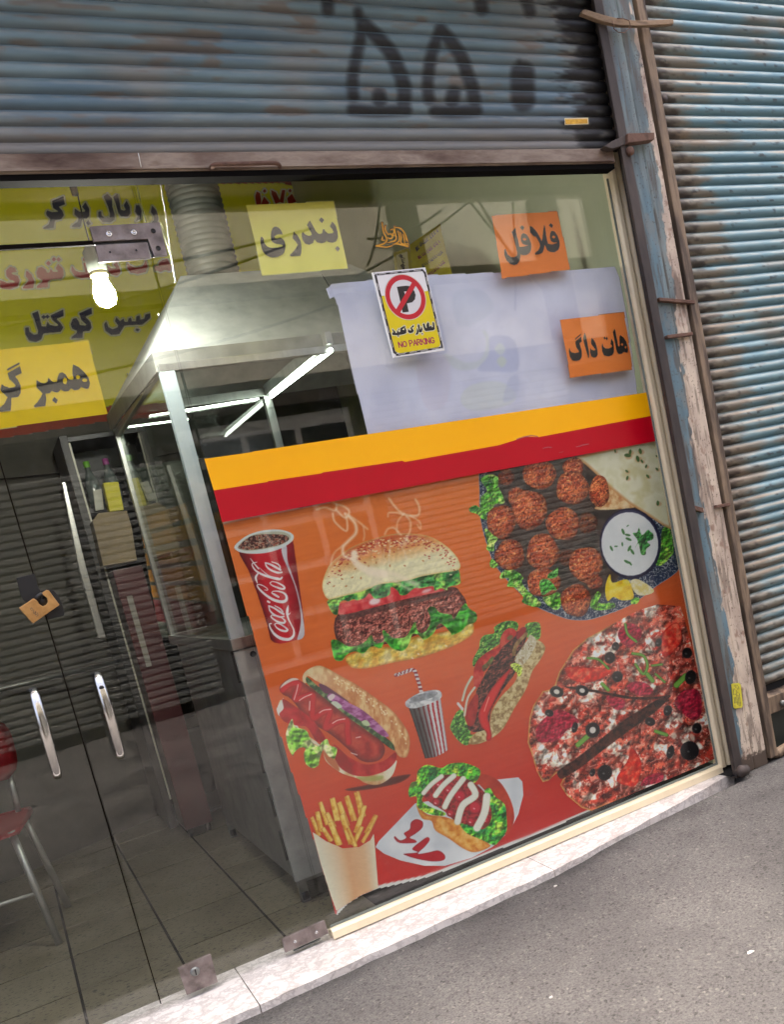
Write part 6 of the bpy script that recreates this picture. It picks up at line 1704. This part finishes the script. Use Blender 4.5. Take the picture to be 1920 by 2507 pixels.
L1 = [([(350, 125), (362, 185), (290, 215), (330, 260), (350, 310), (320, 355), (248, 370), (240, 420), (235, 455), (120, 465), (125, 455), (180, 420), (205, 355), (160, 315), (152, 285), (165, 262), (215, 280), (285, 275), (290, 265), (235, 230), (222, 175)]), ([(345, 98), (350, 115), (225, 165), (222, 150)]),
      ([(600, 170), (640, 240), (640, 320), (610, 350), (560, 350), (545, 430), (530, 445), (445, 445), (450, 430), (510, 390), (525, 345), (475, 300), (480, 240), (530, 275), (590, 275), (600, 260), (565, 215)]), ([(635, 370), (660, 410), (630, 425), (610, 400)]),
      ([(850, 70), (900, 120), (905, 220), (930, 300), (930, 360), (890, 390), (800, 390), (750, 330), (750, 275), (775, 270), (785, 320), (820, 345), (880, 340), (885, 300), (860, 210), (810, 100)]),
      ([(965, 70), (985, 150), (1000, 250), (1040, 265), (1065, 250), (1040, 200), (1070, 150), (1105, 220), (1110, 290), (1080, 325), (1010, 325), (975, 280), (945, 170), (920, 105)]),
      ([(1180, 200), (1215, 200), (1240, 260), (1230, 350), (1180, 380), (1200, 320), (1170, 270)]), ([(1365, 210), (1410, 260), (1432, 340), (1420, 400), (1340, 420), (1385, 370), (1385, 320), (1350, 275)])]
L2 = [([(90, 205), (130, 215), (150, 250), (120, 250), (95, 260), (110, 275), (160, 290), (180, 330), (160, 385), (90, 410), (20, 405), (0, 390), (0, 330), (20, 340), (60, 355), (130, 350), (140, 335), (90, 320), (60, 290), (55, 240)]),
      ([(245, 240), (290, 280), (315, 340), (305, 400), (210, 405), (215, 390), (255, 350), (265, 325), (240, 290)]),
      ([(540, 180), (580, 220), (592, 280), (570, 310), (510, 315), (470, 320), (440, 340), (445, 390), (345, 400), (345, 385), (395, 345), (395, 325), (350, 300), (340, 260), (355, 215), (385, 205), (420, 230), (440, 265), (465, 255), (470, 225), (490, 250), (530, 255), (545, 245), (520, 220)]),
      ([(450, 150), (470, 170), (450, 190), (430, 170)]), ([(500, 115), (520, 133), (500, 150), (482, 133)]), ([(545, 115), (565, 135), (545, 152), (527, 135)]),
      ([(860, 150), (870, 300), (760, 305), (700, 290), (665, 240), (670, 200), (700, 240), (740, 255), (800, 255), (790, 220), (780, 170)]), ([(775, 125), (830, 110), (830, 130), (780, 148)]),
      ([(1090, 165), (1115, 220), (1120, 260), (1090, 282), (1045, 275), (1010, 240), (1005, 200), (1040, 220), (1075, 225), (1085, 210), (1060, 180)]),
      ([(1360, 150), (1375, 200), (1360, 250), (1290, 265), (1220, 255), (1190, 215), (1190, 175), (1215, 195), (1260, 215), (1330, 205), (1345, 180)]),
      ([(1560, 130), (1595, 190), (1590, 240), (1540, 230), (1500, 245), (1450, 235), (1445, 200), (1480, 200), (1490, 160), (1520, 140)])]
L3 = [([(585, 605), (590, 660), (520, 690), (560, 730), (585, 770), (560, 810), (480, 815), (400, 825), (380, 880), (330, 905), (270, 890), (235, 830), (235, 775), (260, 770), (270, 810), (310, 840), (350, 835), (355, 800), (330, 720), (300, 640), (350, 620), (370, 700), (385, 760), (430, 765), (440, 720), (465, 750), (530, 760), (545, 745), (490, 700), (470, 660)]),
      ([(405, 655), (425, 672), (405, 690), (385, 672)]), ([(440, 652), (460, 668), (440, 685), (422, 668)]),
      ([(850, 590), (855, 640), (790, 670), (840, 720), (850, 770), (830, 800), (770, 805), (765, 865), (665, 872), (670, 860), (715, 825), (720, 800), (675, 780), (660, 740), (680, 690), (710, 685), (735, 720), (740, 750), (800, 755), (810, 745), (760, 700), (740, 640)]),
      ([(1085, 680), (1120, 715), (1150, 690), (1160, 720), (1195, 720), (1200, 690), (1220, 680), (1230, 715), (1270, 715), (1275, 670), (1300, 660), (1310, 700), (1350, 690), (1360, 650), (1400, 640), (1400, 680), (1330, 740), (1240, 745), (1160, 750), (1135, 790), (1110, 830), (1040, 838), (985, 800), (972, 740), (990, 720), (1010, 770), (1050, 790), (1100, 770), (1105, 750), (1075, 710)]), ([(1275, 780), (1300, 790), (1285, 805), (1265, 795)])]
LF = [([(640, 195), (660, 205), (668, 262), (660, 300), (640, 300), (632, 225)]), ([(690, 232), (722, 270), (700, 300), (670, 280)]), ([(740, 185), (770, 200), (800, 262), (770, 275), (745, 215)]), ([(815, 185), (832, 185), (820, 270), (798, 262)]), ([(880, 212), (908, 262), (860, 280), (850, 240)]), ([(693, 178), (703, 190), (693, 200), (683, 190)]), ([(868, 176), (878, 188), (868, 198), (858, 188)])]
NAVY, CRI = (62, 62, 84), (176, 62, 62)
for qq, LL, colr in ((q7, L1, NAVY), (q8, L2, CRI), (q8, L3, NAVY), (q28, LF, (160, 44, 30))):
    allp = [pt for p in LL for pt in qq(p)]
    lc = Canvas(allp, 0.0035, plane=wplane(0.0575))
    for p in LL: lc.stroke(qq(p), 9, (214, 212, 168), 2.5, False, close=True)
    for p in LL: lc.poly(qq(p), colr, 1.5, False)
    for p in LL: lc.stroke(qq(p), 1.5, colr, 1.2, False, close=True)
    lc.build('lettering', M_print, sgn, thr=0.4)

# ---- light bulb
bp = U(256, 722, 0.28)
bulb = empty('light_bulb', bp, 'lit white light bulb hanging in a grey lampholder behind the glass door', 'light bulb')
M_bulb = mat_emit('bulb_glow', (255, 252, 240), 140)
dz = lambda r, h: (r, h)
ax = (-0.02, 0.0, 1.0)
lathe('glass', [(0.0, -0.037), (0.013, -0.035), (0.025, -0.028), (0.031, -0.016), (0.0335, -0.003), (0.032, 0.010), (0.026, 0.026), (0.021, 0.042), (0.020, 0.056)], bp, M_bulb, bulb, 28, ax)
sp = bp + np.array(ax) * 0.056
lathe('collar', [(0.0255, 0.0), (0.027, 0.004), (0.027, 0.014), (0.024, 0.016)], sp, mat_plain('bulb_collar', (214, 208, 160), 0.5), bulb, 24, ax)
lathe('lampholder', [(0.026, 0.016), (0.029, 0.02), (0.030, 0.075), (0.018, 0.09), (0.006, 0.10), (0.0, 0.10)], sp, mat_plain('lampholder_grey', (104, 112, 104), 0.5), bulb, 24, ax)
e0 = sp + np.array(ax) * 0.10
tube('flex', [e0, U(205, 545, 0.28), U(190, 480, 0.28), U(183, 440, 0.28), U(180, 300, 0.28)], 0.0022, M_black, bulb, 6)
lathe('ceiling_rose', [(0.0, 0.0), (0.010, 0.0), (0.012, 0.03), (0.026, 0.04), (0.028, 0.07), (0.0, 0.075)], U(184, 478, 0.28), M_black, bulb, 16)

# ---- extractor hood with its duct
HX0, HX1, HY0, HY1 = 0.685, 1.95, 0.40, 1.70
hood = empty('extractor_hood', (1.3, 1.0, 1.95), 'big galvanised extractor hood above the glass display case', 'hood')
zb, zt_, zs = 2.02, 2.365, 1.955
tb = (0.935, 1.62, 0.76, 1.32)
bot = [(HX0, HY0, zb), (HX1, HY0, zb), (HX1, HY1, zb + .04), (HX0, HY1, zb + .04)]
top = [(tb[0], tb[2], zt_), (tb[1], tb[2], zt_), (tb[1], tb[3], zt_), (tb[0], tb[3], zt_)]
for a, b, nm in ((0, 1, 'front_sheet'), (1, 2, 'side_sheet'), (2, 3, 'back_sheet'), (3, 0, 'side_sheet')):
    m = np.array([bot[a], bot[b], top[b], top[a]], float)
    nn = np.cross(m[1] - m[0], m[3] - m[0]); nn = nn / np.linalg.norm(nn)
    extrude(nm, m, -nn * 0.003, M_zinc, hood)
box('top_sheet', tb[0], tb[1], tb[2], tb[3], zt_ - 0.003, zt_, M_zinc, hood)
for a, b, nm in (((HX0, HY0), (HX1, HY0), 'skirt'), ((HX0, HY1), (HX0, HY0), 'skirt')):
    z0a = zs if a[1] == HY0 else zs + .04
    z0b = zs if b[1] == HY0 else zs + .04
    extrude(nm, [(a[0], a[1], z0a), (b[0], b[1], z0b), (b[0], b[1], z0b + .065), (a[0], a[1], z0a + .065)], (0.004, 0.004, 0), M_steel_dull, hood)
for (x, y) in ((312, 916), (300, 958), (362, 868), (388, 770)):
    pp = Ux(x, y, 0.72)
    lathe('rivet', [(0, 0.003), (0.004, 0.002), (0.005, 0)], pp, M_steel_dull, hood, 8, (-1, 0, 0.4))
prof = []
for k in range(60):
    prof += [(0.098, k * 0.022), (0.104, k * 0.022 + 0.008), (0.098, k * 0.022 + 0.016)]
dc = lathe('duct', prof, (1.115, 0.95, zt_ - 0.01), mat_noise('ribbed_duct', [(62, 66, 60), (84, 86, 80)], 8, 0.6, 0.3), hood, 28)
tag(link('bead_chain', tube_mesh([U(391, 443, 0.02), U(405, 520, 0.02), U(415, 600, 0.02), U(430, 690, 0.02)], 0.0004, 6), mat_plain('chain_thread', (120, 120, 112), 0.6)),
    'string of tiny shiny beads hanging beside the duct', 'bead string')
bch = bpy.data.objects['bead_chain']
bm = bmesh.new()
for t in np.linspace(0, 1, 46):
    x = np.interp(t, [0, .33, .64, 1], [391, 405, 415, 430]); y = 443 + 247 * t
    bmesh.ops.create_uvsphere(bm, u_segments=8, v_segments=6, radius=0.0026, matrix=Matrix.Translation(Vector(U(x, y, 0.02))))
me = bpy.data.meshes.new('beads'); bm.to_mesh(me); bm.free()
link('beads', me, M_chrome, bch, True)['kind'] = 'stuff'

# ---- stainless counter with glass display case on it
ctr = empty('display_counter', (1.2, 1.0, 0.02), 'stainless steel counter with a glass display case, just inside the window', 'counter')
CX0, CX1, CY0, CY1 = 0.69, 1.75, 0.38, 1.66
box('body', CX0 + .02, CX1, CY0 + .02, CY1, 0.10, 0.99, M_steel_dull, ctr, 0.003)
box('worktop', CX0 - .005, CX1 + .02, CY0 - .01, CY1 + .02, 0.99, 1.03, M_steel, ctr, 0.003)
M_pale = mat_noise('pale_blue_steel', [(160, 178, 184), (180, 194, 198)], 8, 0.4, 0.45)
box('front_panel', CX0, CX0 + .15, CY0 - .003, CY0 + .018, 0.12, 0.985, M_zinc, ctr, 0.002)
for k in range(5):
    z = 0.20 + k * 0.17
    extrude('slot', [(CX0 - 0.001, CY0 + 0.03, z), (CX0 - 0.001, CY0 + 0.03, z + 0.09), (CX0 - .001, CY0 + 0.06, z + 0.105), (CX0 - .001, CY0 + 0.06, z - 0.012)], (0.012, 0, 0), M_black, ctr)
lathe('vent_hole', [(0, 0), (0.011, 0), (0.011, 0.001)], (CX0 + 0.06, CY0 - 0.0035, 0.962), M_black, ctr, 18, (0, -1, 0))
for (x, y) in ((CX0 + .03, CY0 + .05), (CX0 + .03, CY1 - .05), (CX1 - .05, CY0 + .05), (CX1 - .05, CY1 - .05)):
    box('leg', x - .015, x + .015, y - .015, y + .015, 0.022, 0.10, M_steel_dull, ctr)
    lathe('caster', [(0.0, -0.012), (0.022, -0.012), (0.022, 0.012), (0.0, 0.012)], (x, y, 0.045), M_black, ctr, 14, (1, 0, 0))
box('post', CX0, CX0 + .05, CY0, CY0 + .03, 1.03, 1.95, M_pale, ctr, 0.002)
box('post', CX0, CX0 + .035, CY1 - .03, CY1, 1.03, 1.99, M_steel, ctr, 0.002)
box('post', 1.275, 1.31, 1.22, 1.25, 1.03, 1.975, M_steel, ctr, 0.002)
box('post', CX1 - .03, CX1, CY0, CY0 + .03, 1.03, 1.95, M_steel, ctr, 0.002)
box('top_rail', CX0, CX1, CY0, CY0 + .03, 1.95, 1.975, M_steel, ctr, 0.002)
box('top_rail', CX0, CX0 + .03, CY0 + .03, CY1, 1.955, 1.98, M_steel, ctr, 0.002)
box('top_rail', CX0, 1.30, 1.225, 1.25, 1.975, 2.01, M_steel, ctr, 0.002)
box('top_rail', 1.285, 1.31, 0.36, 1.225, 1.975, 2.02, M_steel, ctr, 0.002)
box('side_glass', CX0 + .010, CX0 + .016, CY0 + .03, CY1 - .03, 1.03, 1.955, M_case_glass, ctr)
box('inner_glass', CX0 + .05, 1.27, 1.235, 1.241, 1.03, 1.97, M_case_glass, ctr)
M_tube = mat_emit('led_tube', (236, 250, 232), 5)
tube('light_tube', [(1.297, 0.37, 1.955), (1.297, 1.18, 1.963)], 0.009, M_tube, ctr, 10)
tube('light_tube', [(0.73, 1.60, 1.985), (1.02, 1.62, 1.985)], 0.004, M_tube, ctr, 8)
tube('light_tube', [(0.78, 1.215, 1.955), (1.25, 1.218, 1.965)], 0.0035, M_tube, ctr, 8)
for (x, s) in ((1.05, 0.09), (1.45, 0.11)):
    lathe('pot', [(0.0, 0.0), (s, 0.0), (s * 1.05, 0.02), (s * 1.05, 0.16), (s, 0.17), (s * .96, 0.16), (s * .96, 0.02)], (x, 0.8, 1.031), M_steel, ctr, 24)

# ---- drinks cabinet and clutter further in
YB_ = 2.05
fr_ = empty('drinks_fridge', (0.65, 2.2, 0.02), 'tall black drinks cabinet with bottles on its top shelf', 'fridge')
x0, x1 = 0.50, 0.93
box('side', x0, x0 + .04, YB_, YB_ + .45, 0.05, 2.06, M_black, fr_, 0.003)
box('side', x1 - .03, x1, YB_, YB_ + .45, 0.05, 2.06, M_black, fr_, 0.003)
box('back', x0 + .04, x1 - .03, YB_ + .42, YB_ + .45, 0.05, 2.06, M_black, fr_)
M_shelf = mat_plain('dark_shelf', (46, 46, 50), 0.4)
for z in (0.06, 0.5, 0.95, 1.40, 1.68, 2.03):
    box('shelf', x0 + .04, x1 - .03, YB_ + .02, YB_ + .42, z, z + .02, M_shelf, fr_)
box('trim', x0 + .035, x0 + .043, YB_ - .006, YB_, 0.2, 2.02, mat_plain('pale_trim', (190, 188, 170), 0.4), fr_)
for (x, cc) in ((0.60, (110, 170, 60)), (0.69, (150, 70, 130)), (0.79, (196, 66, 44)), (0.86, (80, 90, 100))):
    b = empty('bottle', (x, YB_ + .10, 1.70), 'clear bottle with a %s cap inside the drinks cabinet' % {0.60: 'green', 0.69: 'purple', 0.79: 'red', 0.86: 'grey'}[x], 'bottle', 'bottles in the drinks cabinet')
    lathe('body', [(0.0, 0.0), (0.033, 0.0), (0.035, 0.02), (0.035, 0.12), (0.028, 0.15), (0.013, 0.19), (0.012, 0.21)], (x, YB_ + .10, 1.701), mat_plain('bottle_body_%d' % int(x * 100), (92, 100, 98), 0.12), b, 18)
    lathe('cap', [(0.014, 0.205), (0.015, 0.21), (0.015, 0.235), (0.0, 0.238)], (x, YB_ + .10, 1.701), mat_plain('bottle_cap_%d' % int(x * 100), cc, 0.4), b, 14)


def slabbox(name, px, Y, d, mat, label, cat):
    return tag(extrude(name, [U(*p, Y) for p in px], (0, d, 0), mat, None, 0.003), label, cat)


slabbox('stainless_door_strip', ((150, 1180), (160, 1180), (208, 1380), (258, 1560), (240, 1562), (192, 1390)), 1.95, 0.02, M_steel, 'bright stainless strip standing beside the drinks cabinet', 'strip')
slabbox('yellow_box', ((252, 1182), (289, 1179), (303, 1248), (268, 1253)), 1.9, 0.08, mat_noise('yellow_card', [(186, 176, 30), (200, 190, 40)], 9, .6), 'upright yellow carton in front of the drinks cabinet, left one', 'carton')
slabbox('yellow_box', ((324, 1176), (378, 1171), (391, 1240), (338, 1248)), 1.9, 0.08, mat_noise('yellow_card_pale', [(170, 172, 70), (190, 190, 110)], 9, .6), 'pale yellow carton behind the display glass, right one', 'carton')
slabbox('white_card', ((227, 1200), (248, 1197), (254, 1247), (233, 1251)), 1.94, 0.01, mat_noise('white_card_m', [(170, 170, 158), (182, 182, 170)], 9, .6), 'small white card left of the yellow carton', 'card')
bag = slabbox('paper_bag', ((226, 1276), (240, 1256), (310, 1250), (322, 1290), (335, 1372), (252, 1386)), 1.9, 0.16, mat_noise('beige_paper', [(120, 106, 84), (150, 134, 106)], 7, .8, bmp=.3), 'crumpled beige paper bag under the yellow carton', 'bag')
cab = empty('maroon_cabinet', (0.62, 1.9, 0.02), 'dark maroon cabinet panel standing behind the counter', 'cabinet')
M_maroon = mat_noise('maroon_laminate', [(66, 26, 30), (82, 34, 38)], 5, 0.4)
box('panel', 0.545, 0.68, 1.84, 2.03, 0.07, 1.38, M_maroon, cab, 0.003)
box('strip', 0.575, 0.60, 1.834, 1.84, 0.9, 1.25, mat_plain('grey_strip', (140, 136, 126), .5), cab)
for x in (0.57, 0.655): lathe('caster', [(0, -.012), (.024, -.012), (.024, .012), (0, .012)], (x, 1.88, 0.046), M_black, cab, 14, (1, 0, 0))
pb = empty('striped_panel', U(430, 1400, 1.9), 'panel with slanted orange stripes seen through the display case', 'panel')
PB = [(318, 1150), (460, 1120), (548, 1560), (390, 1560)]
cv = Canvas(PB, 0.004, Y=1.86)
cv.poly(PB, mixn([(84, 90, 80), (104, 108, 98)], 40, 3), 1, False)
q = lambda p: T(0, 1000, 3.0, p)
for p, cl in (([(965, 830), (1360, 695), (1390, 800), (990, 925)], (206, 140, 40)), ([(985, 955), (1415, 838), (1435, 950), (1005, 1035)], (206, 138, 36)), ([(1020, 1075), (1450, 1000), (1480, 1110), (1045, 1160)], (204, 144, 60)), ([(1050, 1190), (1495, 1150), (1515, 1260), (1075, 1275)], (204, 138, 44)), ([(1085, 1300), (1530, 1300), (1555, 1420), (1105, 1385)], (200, 134, 44)), ([(1105, 1400), (1560, 1440), (1610, 1640), (1150, 1560)], (130, 48, 54))):
    cv.poly(q(p), cl, 2, False, al=False)
for pts in ([(1150, 600), (1190, 520), (1230, 560), (1180, 610)], [(1330, 520), (1270, 520), (1260, 620), (1340, 630)], [(1265, 570), (1320, 565)]):
    cv.stroke(q(pts), 8, (150, 152, 144), 2, False, al=False)
for pts, wd in (([(1160, 1100), (1250, 1060)], 10), ([(1320, 1050), (1400, 1030), (1410, 1080), (1340, 1090)], 7)): cv.stroke(q(pts), wd, (190, 100, 20), 3, al=False)
cv.build('printed_face', M_print, pb)
extrude('board', [U(*p, 1.865) for p in PB], (0, 0.02, 0), M_greywall, pb)
tag(tube('wall_pipe', [(-0.6, 2.3, 0.95), (0.5, 2.3, 0.93)], 0.014, M_steel_dull, None, 8), 'pale pipe running along the back of the shop', 'pipe')

# ---- red chairs
M_redseat = mat_noise('red_plastic', [(152, 22, 30), (170, 30, 38)], 6, 0.4)
M_leg = mat_noise('grey_tube_leg', [(140, 142, 136), (158, 160, 152)], 8, 0.4, 0.5)


def chair(loc, rz, label):
    r = empty('red_chair', loc, label, 'chair')
    r.rotation_euler = (0, 0, rz)
    bpy.context.view_layer.update()
    MW = r.matrix_world.copy()

    def put(name, me, mat, sm=True):
        o = bpy.data.objects.new(name, me); COL.objects.link(o); me.materials.append(mat); o.parent = r
        if sm: me.shade_smooth()
        return o
    bm = bmesh.new()
    n = 12
    rows = []
    for j in range(n + 1):
        row = []
        for i in range(n + 1):
            u, v = i / n * 2 - 1, j / n * 2 - 1
            k = 0.215 / max(1e-6, (abs(u) ** 4 + abs(v) ** 4) ** .25) * max(abs(u), abs(v)) if (u or v) else 0
            x, y = u * 0.215 * (1 - 0.12 * v * v), v * 0.21 * (1 - .1 * u * u)
            row.append(bm.verts.new((x, y, 0.45 - 0.018 * (1 - u * u) * (1 - v * v) - 0.02 * max(0, -v) ** 3)))
        rows.append(row)
    for j in range(n):
        for i in range(n): bm.faces.new((rows[j][i], rows[j][i + 1], rows[j + 1][i + 1], rows[j + 1][i]))
    bmesh.ops.solidify(bm, geom=list(bm.faces), thickness=0.022)
    me = bpy.data.meshes.new('seat'); bm.to_mesh(me); bm.free(); put('seat', me, M_redseat)
    bm = bmesh.new(); rows = []
    for j in range(9):
        row = []
        for i in range(13):
            u, v = i / 12 * 2 - 1, j / 8
            row.append(bm.verts.new((u * 0.20 * (1 - 0.25 * (2 * v - 1) ** 4), 0.20 + 0.06 * v - 0.04 * u * u, 0.58 + 0.24 * v)))
        rows.append(row)
    for j in range(8):
        for i in range(12): bm.faces.new((rows[j][i], rows[j][i + 1], rows[j + 1][i + 1], rows[j + 1][i]))
    bmesh.ops.solidify(bm, geom=list(bm.faces), thickness=0.018)
    me = bpy.data.meshes.new('backrest'); bm.to_mesh(me); bm.free(); put('backrest', me, M_redseat)
    for sx in (-1, 1):
        put('leg', tube_mesh([(sx * .16, -.15, .44), (sx * .21, -.21, .0)], .013, 10), M_leg)
        put('leg', tube_mesh([(sx * .16, .15, .44), (sx * .21, .22, .0)], .013, 10), M_leg)
        put('back_support', tube_mesh([(sx * .15, .16, .44), (sx * .15, .21, .62)], .011, 8), M_leg)
    put('stretcher', tube_mesh([(-.185, -.18, .2), (.185, -.18, .2)], .008, 8), M_leg)
    return r


chair((-0.29, 1.24, 0.022), -0.14, 'red chair with grey tube legs inside the shop, at the left edge').scale = (1.05, 1.05, 1.05)

# ---- litter on the tarmac
M_gum = mat_noise('old_gum', [(190, 186, 178), (206, 202, 194)], 60, 0.8)
for (x, y, r, lab) in ((1838, 2330, 0.010, 'pale trodden gum spot on the tarmac, at the right edge'), (1360, 2168, 0.006, 'tiny white chip on the tarmac near the step joint'), (1350, 2440, 0.005, 'tiny white chip on the tarmac at the bottom edge')):
    p = Uz(x, y, 0.012)
    zz = -0.012 * max(0, -p[1] - 0.2) + 0.030 * min(1, max(0, (p[0] - 1.5)))
    p = Uz(x, y, zz + 0.003)
    pts = [(p[0] + r * (1 + .3 * math.sin(3 * t + x)) * math.cos(t), p[1] + r * .8 * (1 + .3 * math.cos(2 * t)) * math.sin(t), p[2]) for t in np.linspace(0, 2 * math.pi, 12, endpoint=False)]
    tag(extrude('litter', pts, (0, 0, -0.004), M_gum, None), lab, 'litter')
